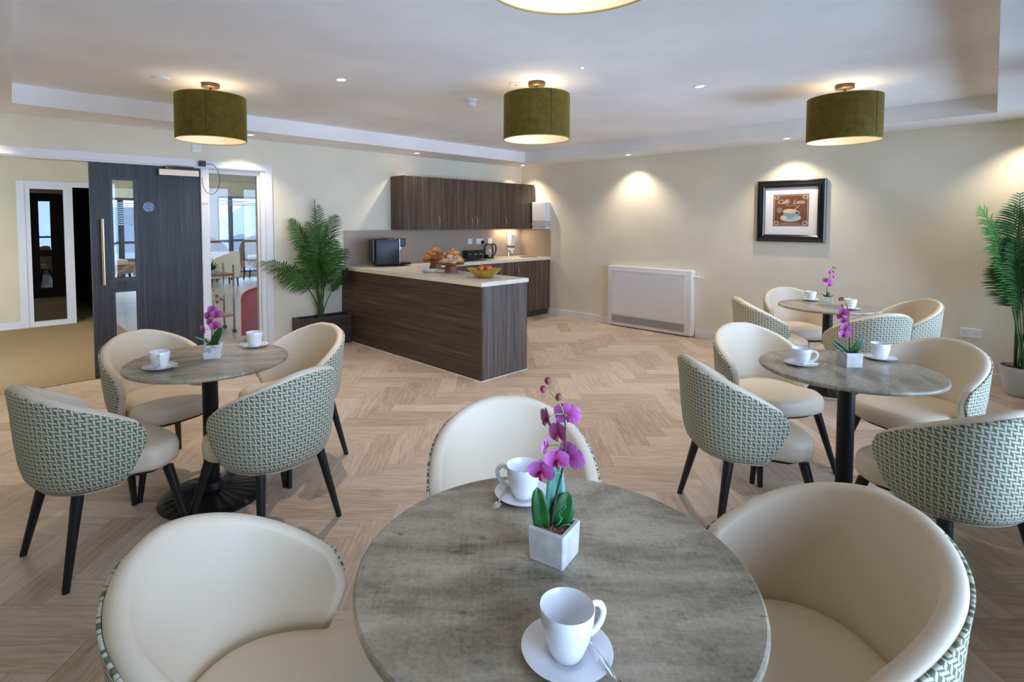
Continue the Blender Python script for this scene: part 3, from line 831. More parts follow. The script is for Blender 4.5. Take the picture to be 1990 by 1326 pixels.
def bun():
    m_ = MB(); m_.lathe([(0, 0), (.030, .001), (.040, .012), (.036, .027), (.020, .036), (0, .038)], 20); return m_
base_shapes = {}
def pastry(kind, mat_, loc, rz, tiltx, label, group, s=1.0):
    key = (kind, mat_.name)
    if key not in base_shapes:
        m_ = {'croissant': croissant, 'swirl': lambda q: danish(), 'roll': lambda q: loafroll(), 'bun': lambda q: bun()}[kind](mat_)
        base_shapes[key] = m_.mesh(kind)
        base_shapes[key].materials.append(mat_)
        for p in base_shapes[key].polygons: p.use_smooth = True
    nm = {'croissant': 'croissant', 'swirl': 'pastry_swirl', 'roll': 'pastry_roll', 'bun': 'bun'}[kind]
    o_ = bpy.data.objects.new(nm, base_shapes[key]); COL.objects.link(o_)
    o_.location = loc; o_.rotation_euler = (tiltx, 0, rz); o_.scale = (s, s, s)
    tag(o_, label, 'pastry', group)
SA, SB = (3.95, 4.96), (3.765, 4.46)
zA = stand(*SA, 'turned wooden cake stand with brown pastries, behind the plates'); zB = stand(*SB, 'turned wooden cake stand with iced pastries, next to the gold bowl')
PI = math.pi
rgt = Vector((.707, -.707, 0)); fwd = Vector((.707, .707, 0))
def off(c_, u_, d_, z_): p_ = Vector((c_[0], c_[1], 0)) + rgt * u_ + fwd * d_; return (p_.x, p_.y, z_)
GA, GB = 'pastries on the rear cake stand', 'pastries on the front cake stand'
for (k_, m_, u_, d_, dz, rz, tx, lb) in (
    ('croissant', M_croiss, -.082, -.03, .001, -.5, 0, 'golden croissant at the left front of the rear stand'),
    ('roll', M_croiss2, .035, -.075, .001, -.75, 0, 'ridged dark pastry roll at the front of the rear stand'),
    ('croissant', M_croiss, -.04, .065, .001, 2.2, 0, 'golden croissant at the back of the rear stand'),
    ('bun', M_croiss2, .09, .03, .001, 0, 0, 'brown bun at the right of the rear stand'),
    ('croissant', M_croiss, -.045, -.005, .048, -1.0, 0, 'golden croissant on top of the rear pile, left'),
    ('swirl', M_croiss2, .045, -.02, .055, -.75, 1.15, 'dark glazed swirl standing on top of the rear pile'),
    ('croissant', M_croiss, 0, .02, .088, .5, 0, 'golden croissant crowning the rear pile')):
    pastry(k_, m_, off(SA, u_, d_, zA + dz), rz, tx, lb, GA, 1.12)
for (k_, m_, u_, d_, dz, rz, tx, lb) in (
    ('bun', M_dough, -.085, -.03, .001, 0, 0, 'pale iced bun at the left edge of the front stand'),
    ('bun', M_dough, .025, -.09, .001, .5, 0, 'pink-brown bun at the front of the front stand'),
    ('croissant', M_croiss, .09, -.01, .001, .4, 0, 'golden pastry at the right of the front stand'),
    ('roll', M_dough, -.03, -.055, .001, -.6, 0, 'pale roll at the front left of the front stand'),
    ('croissant', M_croiss2, 0, .07, .001, 2.4, 0, 'brown croissant at the back of the front stand'),
    ('swirl', M_croiss, -.06, .005, .050, -.75, .8, 'golden swirl on the left of the front pile'),
    ('roll', M_dough, .005, -.01, .046, .2, 0, 'cream topped roll in the middle of the front pile'),
    ('swirl', M_dough, .065, -.03, .046, -.75, .7, 'cream and red swirl on the right of the front pile'),
    ('croissant', M_croiss, .02, .01, .090, -.3, 0, 'golden croissant crowning the front pile')):
    pastry(k_, m_, off(SB, u_, d_, zB + dz), rz, tx, lb, GB, 1.12)
# side plates
for i, lb in enumerate(('pale green side plate at the bottom of the small stack', 'pale green side plate in the middle of the small stack', 'pale green side plate on top of the small stack')):
    me = MB().lathe([(0, 0), (.05, 0), (.055, .003), (.092, .014), (.092, .017), (.055, .007), (0, .005)], 40)
    o = me.build('side_plate', M_platega, None, True, 40)
    o.location = (3.600 + .003 * i, 4.615, .9105 + i * .0078); tag(o, lb, 'plate', 'stack of side plates')
# fruit bowl
t = thing('fruit_bowl', (3.650, 3.815, .9105), label='wide gold bowl holding red fruit on the peninsula', cat='bowl')
b = MB(); outer = [(0, 0), (.045, 0), (.075, .012), (.115, .045), (.148, .085)]
b.lathe(outer + [(.151, .086), (.144, .084), (.110, .048), (.072, .018), (.04, .008), (0, .008)], 56)
for v in b.bm.verts:
    r_ = math.hypot(v.co.x, v.co.y); q = Vector((v.co.x, v.co.y, 0)); uu = q.dot(rgt)
    if r_ > .02: v.co += rgt * (uu * .16); v.co.z += max(0, (abs(uu) / .15)) ** 2 * .010
b.build('bowl_body', M_gold, t, True, 50)
for (u_, d_, z_, lb) in ((-.038, -.01, .092, 'red peach in the gold bowl, left one'), (.038, -.01, .091, 'red peach in the gold bowl, right one'), (0, .056, .078, 'red peach at the back of the gold bowl')):
    b = MB().ball((0, 0, 0), .037, sz=.95, sub=3)
    for v in b.bm.verts:
        dd = math.hypot(v.co.x, v.co.y)
        if v.co.z > 0 and dd < .014: v.co.z -= .008 * (1 - dd / .014)
    o = b.build('peach', M_apple, None, True)
    o.location = off((3.650, 3.815), u_, d_, .9105 + z_); tag(o, lb, 'fruit', 'fruit in the gold bowl')
    
# planter trough left of the peninsula
t = thing('planter_trough', (2.99, 5.93, 0), label='dark wooden planter trough between the side light and the peninsula', cat='planter')
MB().box(-.305, .333, -.125, -.100, 0, .345, .002).box(-.305, -.28, -.0995, .109, 0, .345, .002).box(-.2795, .333, .085, .109, 0, .345, .002).build('box', M_planter, t)
MB().box(-.2795, .333, -.0995, .0845, .01, .29).build('soil', M_bark, t)

# ------------------------------------------------------------------ palms
def palm(base, stems, seed, name_label, parent, mat_leaf, leafn=24, spread=.03, lim=None):
    rnd = random.Random(seed)
    for (dx, dy, h_, curve, base_h, ll) in stems:
        f = MB(); P = []; n = 22
        p0 = Vector((rnd.uniform(-spread, spread), rnd.uniform(-spread, spread), 0))
        dirv = Vector((dx, dy, 0))
        for i in range(n + 1):
            s_ = i / n
            out = dirv * (s_ ** curve)
            z_ = h_ * (s_ - .10 * s_ ** 4 * (dirv.length / .3))
            P.append(p0 + out + Vector((0, 0, z_)) if not lim else lim(p0 + out + Vector((0, 0, z_))))
        f.tube(P, [.0065 * (1 - .75 * i / n) + .001 for i in range(n + 1)], 6)
        fr = f.build('stalk', M_palmstem, parent, True)
        lf = MB(); side = None
        for i in range(leafn):
            s_ = base_h + (1 - base_h) * (i / (leafn - 1))
            k_ = min(n - 1e-4, s_ * n); a = int(k_); p = P[a].lerp(P[a + 1], k_ - a)
            d = (P[a + 1] - P[a]).normalized()
            if side is None:
                ang = rnd.uniform(0, math.pi)
                g = Vector((math.cos(ang), math.sin(ang), 0)); side = (g - d * g.dot(d)).normalized()
            sd = (side - d * side.dot(d)).normalized(); nn = d.cross(sd)
            env = math.sin(math.pi * min(1, .18 + .80 * (i / (leafn - 1)))) ** .6
            for sg in (-1, 1):
                L = ll * env * rnd.uniform(.9, 1.08); wd = .0048 + .0034 * env
                dd = (sd * sg * .86 + d * (.50 + .25 * i / leafn) + nn * rnd.uniform(-.10, .25)).normalized()
                wv = dd.cross(nn).normalized(); q = []
                for j in range(5):
                    u_ = j / 4; c_ = p + dd * L * u_ + Vector((0, 0, -.30 * L * u_ * u_)) 
                    ww = wd * (0.55, 1, .9, .6, .05)[j]
                    q.append((c_ - wv * ww, c_ + nn * ww * .25, c_ + wv * ww))
                if lim: q = [[lim(p_) for p_ in r_] for r_ in q]
                lf.grid(q)
        lo = lf.build('leaflets', mat_leaf, fr, True)
root = thing('potted_palm', (2.985, 5.925, .291), label='tall green palm growing out of the dark trough', cat='palm')
S = []
def sv(u_, d_=0): return u_ * 1.28 + d_, d_      # spread u_ as seen from the room, d_ = offset in y
for (u_, d_, h_, cu, bh, ll) in ((-.50, -.06, .96, 1.7, .42, .21), (-.27, .02, 1.34, 2.0, .52, .21), (-.03, .03, 1.44, 1.8, .46, .24), (.15, .02, 1.34, 2.2, .50, .24), (.30, -.06, .94, 1.9, .46, .20),
                             (.04, -.14, 1.24, 1.6, .42, .24), (-.16, -.14, 1.10, 2.0, .44, .23), (.20, -.16, 1.02, 1.9, .46, .20), (.34, -.04, .68, 1.8, .50, .16), (-.30, -.16, .78, 1.8, .50, .19), (.09, -.20, .86, 1.8, .42, .20), (-.10, -.18, .90, 1.8, .42, .20), (.02, -.02, 1.36, 1.5, .44, .22), (-.10, -.02, 1.22, 1.6, .44, .21), (.10, -.04, 1.16, 1.6, .44, .22)):
    S.append((*sv(u_, d_), h_, cu, bh, ll))
def lim_left(p):            # keeps the leaves in front of the wall and beside the peninsula
    x = min(p.x, .325) if p.z < .64 else p.x
    return Vector((x, min(p.y, .108 - .01 * math.sin(p.x * 40)), p.z))
def lim_right(p): return Vector((min(p.x, .250), max(p.y, -.36), p.z))
palm((0, 0, 0), S, 5, '', root, M_palm, 27, .03, lim_left)
root2 = thing('potted_palm', (6.37, .085, 0), label='tall palm in a ribbed white pot at the right edge', cat='palm')
b = MB(); prof = [(0, 0.002), (.10, .002)]
for i in range(50):
    z_ = .006 + .235 * i / 49; prof.append((.105 + .045 * (z_ / .24) ** .8 + .0016 * math.sin(i * math.pi / 1.6), z_))
prof += [(.152, .246), (.146, .246), (.143, .21), (0, .21)]
b.lathe(prof, 56); b.build('pot', M_pot, root2, True, 60)
b = MB().lathe([(0, .228), (.141, .214)], 24)
rr_ = random.Random(3)
for i in range(60):
    a = rr_.uniform(0, 2 * PI); r_ = rr_.uniform(.02, .13); p = Vector((r_ * math.cos(a), r_ * math.sin(a), .22)); a2 = rr_.uniform(0, 2 * PI)
    q = Vector((math.cos(a2), math.sin(a2), rr_.uniform(.1, .6))) * .035
    b.tube([p, p + q * .6 + Vector((0, 0, .01)), p + q], .0022, 4)
b.build('soil', M_bark, root2)
pr_ = bpy.data.objects.new('palm_crown', None); 
S = []
for (u_, d_, h_, cu, bh, ll) in ((-.30, -.04, 1.56, 2.3, .48, .25), (-.22, -.02, 1.36, 2.0, .46, .23), (-.06, -.10, 1.52, 1.8, .44, .26), (-.16, -.10, 1.46, 2.0, .44, .25), (.02, -.05, 1.62, 1.8, .42, .27), (.16, -.08, 1.56, 2.0, .42, .27), (.30, -.10, 1.40, 2.0, .42, .25), (-.10, -.04, 1.15, 1.8, .44, .20),
                             (.08, -.08, 1.22, 1.6, .40, .22), (-.20, -.10, .98, 2.0, .55, .18), (.22, -.05, 1.05, 1.8, .42, .2), (.0, .02, 1.35, 1.5, .40, .22), (.10, .0, 1.70, 1.6, .46, .25)):
    vx, vy = sv(u_ * .5, d_ * .5); vy = vy - u_ * 1.05; vx -= .02
    S.append((max(-.5, min(vx * .8, .10)), max(vy, -.26), h_, cu * .62, bh, ll))
crown = bpy.data.objects.new('foliage', None); COL.objects.link(crown); crown.parent = root2; crown.location = (0, 0, .215)
def palm_into(stems, seed, leafn, z0):
    """the crown of the right palm, as stalk parts with leaflets below them"""
    before = set(bpy.data.objects)
    palm((0, 0, 0), stems, seed, '', root2, M_palm, leafn, .06, lim_right)
    for o_ in set(bpy.data.objects) - before:
        if o_.name.startswith('stalk'): o_.location.z = z0
bpy.data.objects.remove(crown)
palm_into(S, 11, 32, .215)

# ------------------------------------------------------------------ heater, picture
t = thing('wall_heater', (XW, 3.675, 0), label='white low convector heater standing against the right wall', cat='heater')
hd, hw, hz = .105, .618, .850
MB().box(-hd, -.001, -hw, hw, .012, hz, .014, 3).build('case', M_heater, t, True, 30)
MB().box(-hd - .004, -hd + .0005, -hw + .085, hw - .085, .185, hz - .075, .002).build('front_panel', M_heater, t)
MB().box(-hd - .007, -hd + .0005, -hw + .075, hw - .07, hz - .066, hz - .058, .001).build('ledge', M_white, t)
g = MB()
for i in range(11): g.box(-hd - .003, -hd + .0002, -hw + .09, hw - .075, .06 + i * .0095, .0645 + i * .0095)
for i in range(54):
    yy = -hw + .09 + (2 * hw - .165) * i / 53; g.box(-hd - .0035, -hd + .0003, yy - .002, yy + .002, .058, .160)
g.build('grille', mat('grille_bars', srgb(196, 194, 190), .5), t)
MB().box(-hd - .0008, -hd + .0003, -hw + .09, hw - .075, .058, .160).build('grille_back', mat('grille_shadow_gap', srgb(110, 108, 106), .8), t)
MB().tube([(-.05, -hw, .765), (-.05, -hw - .035, .765)], .010, 12).tube([(-.05, -hw - .035, .765), (-.05, -hw - .075, .765)], .017, 16).build('valve_head', M_white, t, True, 40)
MB().tube([(-.05, -hw - .075, .765), (-.05, -hw - .10, .765), (-.002, -hw - .10, .765)], .008, 10).tube([(-.05, -hw - .016, .765), (-.05, -hw - .018, .45)], .004, 6).build('pipe', M_white, t, True)

PY0, PY1, PZ0, PZ1 = 1.633, 2.325, 1.240, 1.929
pc = thing('framed_picture', (XW, (PY0 + PY1) / 2, (PZ0 + PZ1) / 2), label='black framed coffee cup print on the right wall', cat='picture')
hy, hz2 = (PY1 - PY0) / 2, (PZ1 - PZ0) / 2
# moulding with a profile
b = MB(); prof = [(0, 0), (0, .030), (.012, .038), (.030, .030), (.050, .036), (.064, .030), (.078, .018), (.078, .0)]
ring = []
for (ins, dep) in prof:
    ring.append([Vector((-dep - .0015, sy * (hy - ins), sz * (hz2 - ins))) for (sy, sz) in ((-1, -1), (1, -1), (1, 1), (-1, 1))])
for a, c_ in zip(ring[:-1], ring[1:]):
    for i in range(4):
        j = (i + 1) % 4
        vs = [b.bm.verts.new(p) for p in (a[i], a[j], c_[j], c_[i])]; b.bm.faces.new(vs)
b.build('frame', mat('black_lacquer_frame', srgb(14, 14, 18), .22, coat=.4), pc)
b = MB()
for ins0, ins1, x_ in ((.074, .080, -.021),):
    for (y0, y1, z0, z1) in ((-hy + ins0, hy - ins0, -hz2 + ins0, -hz2 + ins1), (-hy + ins0, hy - ins0, hz2 - ins1, hz2 - ins0), (-hy + ins0, -hy + ins1, -hz2 + ins0, hz2 - ins0), (hy - ins1, hy - ins0, -hz2 + ins0, hz2 - ins0)):
        b.box(x_, -.002, y0, y1, z0, z1)
b.build('inner_fillet', mat('dark_silver_fillet', srgb(90, 86, 80), .35, metal=.8), pc)
MB().box(-.008, -.001, -hy + .07, hy - .07, -hz2 + .07, hz2 - .07).build('mount', mat('white_mount_board', srgb(236, 232, 228), .8), pc)
A = .180
M_print = noisy('brown_print', (96, 58, 40), (128, 84, 52), ns=5, rough=.5)
art = MB().box(-.0095, -.0081, -A, A, -A + .012, A + .008).build('print', M_print, pc)
M_ink = mat('cream_ink', srgb(216, 198, 180), .6)
b = MB()
e = .010
for (y0, y1, z0, z1) in ((-A + e, A - e, A - .006, A - .002), (-A + e, A - e, -A + .021, -A + .025), (-A + e, -A + e + .004, -A + .022, A - .004), (A - e - .004, A - e, -A + .022, A - .004)):
    b.box(-.0102, -.0094, y0, y1, z0, z1)
for (sy, sz, cz) in ((-1, 1, 1), (1, 1, 1), (-1, -1, 1), (1, -1, 1)):
    cy, cz_ = sy * (A - .035), sz * (A - .035) + .010
    for rr2 in (.022, .013):
        b.tube([(-.0098, cy + rr2 * math.cos(R(a)) * 1.25, cz_ + rr2 * math.sin(R(a))) for a in range(0, 361, 20)], .0022, 5, cap=False)
b.build('border', M_ink, art)
def on_pic(me, y_, z_, name, m_):
    # text faces -x ; its reading direction runs toward -y
    Mx = Matrix(((0, 0, -1), (-1, 0, 0), (0, 1, 0))).to_4x4()
    me.transform(Matrix.Translation((-.0103, y_, z_)) @ Mx); return new_obj(name, me, art, m_)
on_pic(txt_mesh('Caff\u00e9', .068, .42, .0003, spacing=.84), .080, .104, 'lettering', M_ink)
on_pic(txt_mesh('Latte', .068, .42, .0003, spacing=.84), -.078, .100, 'lettering', M_ink)
on_pic(txt_mesh('{ GOLDEN ROAST }', .022, 0, .0003), 0, -.137, 'lettering', M_ink)
b = MB()
b.tube([(-.0100, .05 - .002 * i, .062 + .006 * math.sin(i * .22)) for i in range(60)], .0018, 5); b.build('flourish', M_ink, art)
def ell(cy, cz, ry, rz, x_, m_, nm, a0=0, a1=360):
    q = MB(); n = 36
    vs = [q.bm.verts.new((x_, cy + ry * math.cos(R(a0 + (a1 - a0) * i / n)), cz + rz * math.sin(R(a0 + (a1 - a0) * i / n)))) for i in range(n if a1 - a0 == 360 else n + 1)]
    q.bm.faces.new(vs)
    q.build(nm, m_, art)
M_pb = mat('pale_blue_ink', srgb(158, 186, 200), .6); M_pb2 = mat('blue_grey_ink', srgb(126, 152, 164), .6); M_cr = mat('coffee_cream_ink', srgb(226, 196, 140), .6)
ell(.0, -.075, .105, .042, -.0099, M_ink, 'drawn_saucer'); ell(.0, -.073, .098, .037, -.01005, M_pb, 'drawn_saucer_well')
ell(.010, -.0, .068, .085, -.0102, M_pb2, 'drawn_cup', 180, 360); ell(.010, 0, .068, .024, -.0104, M_ink, 'drawn_rim'); ell(.010, -.001, .060, .019, -.0106, M_cr, 'drawn_coffee')
b = MB(); b.tube([(-.0104, -.055 - .030 * math.sin(R(a)), -.022 + .024 * math.cos(R(a))) for a in range(0, 181, 15)], .005, 6); b.build('drawn_handle', M_pb, art)
b = MB(); b.tube([(-.0110, -.035, .008), (-.0110, -.085, .058)], .0035, 6); b.build('drawn_spoon', M_ink, art)
ell(.062, -.072, .026, .020, -.0103, M_cr, 'drawn_biscuit')
ell(.115, .012, .030, .032, -.00985, mat('faded_stamp_ink', srgb(150, 126, 112), .6), 'drawn_stamp')
pc.location.y += .0

# ------------------------------------------------------------------ chairs
ZB = .36
def interp(x, xs_, ys_):
    if x <= xs_[0]: return ys_[0]
    for a in range(len(xs_) - 1):
        if x <= xs_[a + 1]:
            t_ = (x - xs_[a]) / (xs_[a + 1] - xs_[a]); return ys_[a] + t_ * (ys_[a + 1] - ys_[a])
    return ys_[-1]
def sm(f, x, w_=.03): return (f(x - w_) + f(x) * 2 + f(x + w_)) / 4
def rimz(p):
    p = abs(p); t_ = min(1, max(0, (p - 8) / 96)); return .80 - .215 * t_ ** 1.5
def phimax(v): return sm(lambda q: interp(q, [0, .15, .4, .6, .75, .88, 1], [84, 91, 97, 101, 103, 102, 97]), v)
def rad(z): return sm(lambda q: interp(q, [.36, .375, .40, .45, .55, .68, .80], [.78, .84, .885, .925, .965, .995, 1.04]), z, .008)
def shell(s_, v, o_=0.0, vs=1.0):
    ph = s_ * phimax(v); zr = rimz(ph); z = ZB + (zr - ZB) * v * vs
    k_ = rad(z); A_ = .305 * k_ + o_; B_ = .283 * k_ + o_
    c_, sn = math.cos(R(ph)), math.sin(R(ph)); n = 2.35
    r_ = (abs(c_) ** n + abs(sn) ** n) ** (-1 / n)
    return Vector((-A_ * c_ * r_, B_ * sn * r_, z))
def make_chair():
    t = thing('tub_chair', (0, 0, 0))
    # padded inner shell
    g = MB(); h_, VS, NS, NV = .022, .950, 60, 16
    def mid(s_, v): return shell(s_, v, -h_, VS)
    def frame(s_, v):
        e = .004
        du = (mid(min(s_ + e, 1), v) - mid(max(s_ - e, -1), v)).normalized()
        dv = (mid(s_, min(v + e, 1)) - mid(s_, max(v - e, 0))).normalized()
        return mid(s_, v), du, dv, dv.cross(du).normalized() * (-1)
    def section(s_, k, shift):
        rr = []; hh = h_ * k
        for q_ in range(NV + 1):
            p, du, dv, nn = frame(s_, q_ / NV); sg = 1 if nn.dot(Vector((p.x, p.y, 0))) > 0 else -1
            rr.append(p + nn * sg * hh + du * shift)
        p, du, dv, nn = frame(s_, 1.0); sg = 1 if nn.dot(Vector((p.x, p.y, 0))) > 0 else -1
        for q_ in range(1, 10):
            a_ = math.pi * q_ / 10; rr.append(p + nn * sg * hh * math.cos(a_) + dv * hh * math.sin(a_) + du * shift)
        for q_ in range(NV, -1, -1):
            p, du, dv, nn = frame(s_, q_ / NV); sg = 1 if nn.dot(Vector((p.x, p.y, 0))) > 0 else -1
            rr.append(p - nn * sg * hh + du * shift)
        return rr
    SE = .955; rows = []
    for q_ in range(6): a_ = math.pi / 2 * (q_ / 5.5); rows.append(section(-SE, math.sin(a_) + .02, -h_ * math.cos(a_)))
    for q_ in range(NS + 1): rows.append(section(-SE + 2 * SE * q_ / NS, 1, 0))
    for q_ in range(5, -1, -1): a_ = math.pi / 2 * (q_ / 5.5); rows.append(section(SE, math.sin(a_) + .02, h_ * math.cos(a_)))
    g.grid(rows)
    bmesh.ops.recalc_face_normals(g.bm, faces=list(g.bm.faces))
    g.build('backrest', M_leather, t, True)
    # woven outer cover with a metre-true UV
    g = MB(); NS, NV = 60, 22
    Pn = [[shell((-1 + 2 * i / NS) * .975, j / NV, .0030, .958) for j in range(NV + 1)] for i in range(NS + 1)]
    # pull the open ends of the cover in a little so the leather piping shows
    uvl = g.bm.loops.layers.uv.new('UVMap')
    vs = [[g.bm.verts.new(p) for p in row] for row in Pn]
    # arc length along mid row, height straight up
    def ucoord(p):
        a = math.atan2(p.y / .283, -p.x / .305); return a * .30
    for i in range(NS):
        for j in range(NV):
            f = g.bm.faces.new((vs[i][j], vs[i][j + 1], vs[i + 1][j + 1], vs[i + 1][j]))
            for lp in f.loops:
                p = lp.vert.co; lp[uvl].uv = (ucoord(p), p.z * 1.03)
    o_ = g.build('outer_cover', M_fabric, t, True)
    bake(o_, [('SOLIDIFY', dict(thickness=.007, offset=0))])
    for p in o_.data.polygons: p.use_smooth = True
    # seat cushion
    def outline(a, inset):
        ca, sa = math.cos(a), math.sin(a)
        ax, n = (.265, 3.2) if ca >= 0 else (.235, 2.4)
        r_ = (abs(ca) ** n + abs(sa) ** n) ** (-1 / n)
        x = (ax - inset) * ca * r_
        q = min(1, max(0, (x - .015) / .10)); by = .203 + .045 * q * q * (3 - 2 * q)
        return Vector((x, (by - inset) * sa * r_, 0))
    prof = [(.040, .362), (.016, .362), (.003, .372), (0, .392), (0, .425), (.005, .446), (.020, .460), (.05, .467), (.10, .471), (.16, .473)]
    n = 72; g = MB()
    rows = []
    for (ins, z) in prof:
        rows.append([outline(2 * PI * i / n, ins) + Vector((0, 0, z)) for i in range(n)])
    g.grid(rows, closev=True)
    g.bm.faces.new([g.bm.verts.new(p) for p in rows[-1]]); 
    bmesh.ops.remove_doubles(g.bm, verts=list(g.bm.verts), dist=1e-5)
    bmesh.ops.recalc_face_normals(g.bm, faces=list(g.bm.faces))
    g.build('seat', M_leather, t, True)
    # seat base under the shell
    g = MB(); r0 = [outline(2 * PI * i / 40, .05) for i in range(40)]
    g.poly([(p.x, p.y) for p in r0], .340, .3615); g.build('seat_base', M_leg, t)
    for (x0, y0, x1, y1) in ((-.165, .165, -.235, .22), (-.165, -.165, -.235, -.22), (.175, .19, .235, .275), (.175, -.19, .235, -.275)):
        MB().tube([(x0, y0, .345), (x1, y1, .004), (x1, y1, .0)], [.0225, .0135, .0125], 16).build('leg', M_leg, t, True, 50)
    return t
chair = make_chair()
CH = [
 ('A', .411, 2.885, 13.4, 'tub chair at the left table, leftmost, showing its woven back and black legs'),
 ('B', 1.009, 2.553, 105.0, 'tub chair at the left table showing its woven back, nearest on the right'),
 ('C', 1.386, 3.151, 194.5, 'tub chair at the left table in front of the dark planter trough'),
 ('D', .795, 3.520, -73, 'tub chair at the left table in front of the dark door'),
 ('MA', 2.742, .994, -42, 'tub chair at the middle right table, leftmost, woven back and black legs in full view'),
 ('MB', 3.468, 1.136, -122.8, 'tub chair at the middle right table, on its far side, cream seat facing the camera'),
 ('MC', 3.73, .466, 154, 'tub chair at the middle right table, on its far right with the cream inside showing'),
 ('MD', 2.826, .256, 54, 'tub chair cut by the right edge, large woven back toward the camera'),
 ('FA', 5.06, 1.640, -52, 'tub chair at the farthest table, left one with woven back'),
 ('FB', 4.99, .970, 50, 'tub chair at the farthest table, nearest one with its woven back toward the camera'),
 ('FC', 5.76, .875, 131, 'tub chair at the farthest table, right one beside the wall socket'),
 ('FD', 5.78, 1.640, -140, 'tub chair at the farthest table, behind it against the wall'),
 ('NL', .460, 1.066, -41.5, 'tub chair in the left foreground, its pale inside filling the lower left'),
 ('NR', 1.320, .381, 146, 'tub chair in the right foreground, its cream inside filling the lower right'),
 ('NB', 1.257, 1.173, 229, 'tub chair behind the nearest table, seen over the white cup'),
]
for i, (k_, x, y, a, lb) in enumerate(CH):
    c_ = chair if i == 0 else copy_tree(chair)
    c_.location = (x, y, 0); c_.rotation_euler = (0, 0, R(a))
    tag(c_, lb, 'chair', 'woven-backed cream tub chairs')

# ------------------------------------------------------------------ tables
ZT = .735
def table(x, y, rad_, rz, label):
    t = thing('cafe_table', (x, y, 0), rz=rz, label=label, cat='table', group='round grey cafe tables')
    MB().lathe([(0, ZT - .022), (rad_ - .012, ZT - .022), (rad_ - .003, ZT - .018), (rad_, ZT - .011), (rad_ - .002, ZT - .003), (rad_ - .006, ZT), (0, ZT)], 128).build('tabletop', M_top, t, True, 35)
    MB().tube([(0, 0, .03), (0, 0, ZT - .03)], .038, 32).build('column', M_iron, t, True, 40)
    b_ = MB(); b_.lathe([(0, ZT - .030), (.12, ZT - .030), (.12, ZT - .0225), (0, ZT - .0225)], 40); b_.build('top_plate', M_iron, t)
    b_ = MB(); n = 144
    prof = [(.252, 0), (.255, .006), (.250, .012), (.22, .020), (.15, .030), (.08, .040), (.055, .048), (.052, .075), (.045, .085), (.0381, .086)]
    rows = []
    for (r_, z) in prof:
        row = []
        for i in range(n):
            a = 2 * PI * i / n; k_ = .0035 * (math.sin(a * 24) > .3) if .06 < r_ < .245 else 0
            row.append((r_ * math.cos(a), r_ * math.sin(a), z + k_))
        rows.append(row)
    b_.grid(rows, closev=True); b_.build('base', M_iron, t, True, 40)
    return t
TL, TM, TF, TN = (.896, 3.03), (3.127, .658), (5.36, 1.285), (.862, .695)
table(*TL, .390, R(-30), 'round grey table on the left, near the dark door')
table(*TM, .393, R(20), 'round grey table in the middle of the right side')
table(*TF, .385, R(60), 'round grey table farthest away, by the framed picture')
table(*TN, .4075, R(-45), 'round grey table in the foreground with the large white cup')

# ------------------------------------------------------------------ crockery
def make_cup():
    t = thing('coffee_cup', (0, 0, 0))
    MB().lathe([(0, .003), (.022, .002), (.026, 0), (.0275, .003), (.031, .010), (.039, .034), (.0435, .058), (.0455, .080), (.0445, .0815), (.043, .080), (.0405, .058), (.036, .034), (.028, .012), (.018, .007), (0, .006)], 56).build('cup_body', M_ceramic, t, True, 60)
    MB().tube(spline([(.0455, 0, .0645), (.052, 0, .071), (.064, 0, .067), (.071, 0, .053), (.066, 0, .036), (.053, 0, .0235), (.042, 0, .020), (.0375, 0, .0205)], 6), .0042, 12, flat=1.35).build('handle', M_ceramic, t, True)
    return t
def make_saucer():
    o_ = MB().lathe([(0, 0), (.030, 0), (.033, .0015), (.050, .005), (.074, .013), (.0755, .0145), (.074, .0152), (.050, .0078), (.0335, .0055), (.0325, .0042), (.0, .0040)], 72).build('saucer', M_ceramic, None, True, 60)
    return o_
def make_spoon():
    t = thing('teaspoon', (0, 0, 0))
    P = [(-.066, 0, 0), (-.04, 0, .002), (0, 0, .004), (.03, 0, .003), (.042, 0, 0)]
    MB().tube(P, [.0058, .0046, .0026, .0020, .0022], 10, flat=.40).build('spoon_handle', M_chrome, t, True)
    b_ = MB(); rows = []
    for j in range(7):
        r_ = j / 6; rows.append([(.058 + .0185 * r_ * math.cos(2 * PI * i / 24), .0115 * r_ * math.sin(2 * PI * i / 24), -.005 + .005 * r_ * r_) for i in range(24)])
    b_.grid(rows[1:], closev=True); b_.bm.faces.new([b_.bm.verts.new(p) for p in rows[1]])
    b_.build('spoon_bowl', M_chrome, t, True)
    return t
cup0, sau0, spo0 = make_cup(), make_saucer(), make_spoon()
first = [True]
def setting(x, y, crz, spx, spy, srz, where, sz=.0165):
    if first[0]: c_, s_, p_ = cup0, sau0, spo0; first[0] = False
    else: c_, s_, p_ = copy_tree(cup0), copy_tree(sau0), copy_tree(spo0)
    z = ZT + .0006
    s_.location = (x, y, z); c_.location = (x, y, z + .0046); c_.rotation_euler = (0, 0, crz)
    p_.location = (x + spx, y + spy, z + sz); p_.rotation_euler = (0, 0, srz)
    tag(c_, 'white coffee cup ' + where, 'cup', 'white coffee cups')
    tag(s_, 'white saucer under the cup ' + where, 'saucer', 'white saucers')
    tag(p_, 'teaspoon by the cup ' + where, 'teaspoon', 'teaspoons')
def dirang(u_, d_): v_ = rgt * u_ + fwd * d_; return math.atan2(v_.y, v_.x)
def uv(u_, d_): v_ = rgt * u_ + fwd * d_; return v_.x, v_.y
setting(.660, 2.990, dirang(.55, -.85), *uv(.035, -.036), dirang(1, .30), 'at the left of the left table')
setting(1.175, 3.150, dirang(-.8, .6), *uv(-.052, -.004), dirang(-.9, .35), 'at the right of the left table, near the orchid')
setting(3.010, .832, dirang(.9, -.35), *uv(.030, -.044), dirang(1, .10), 'at the left of the middle right table')
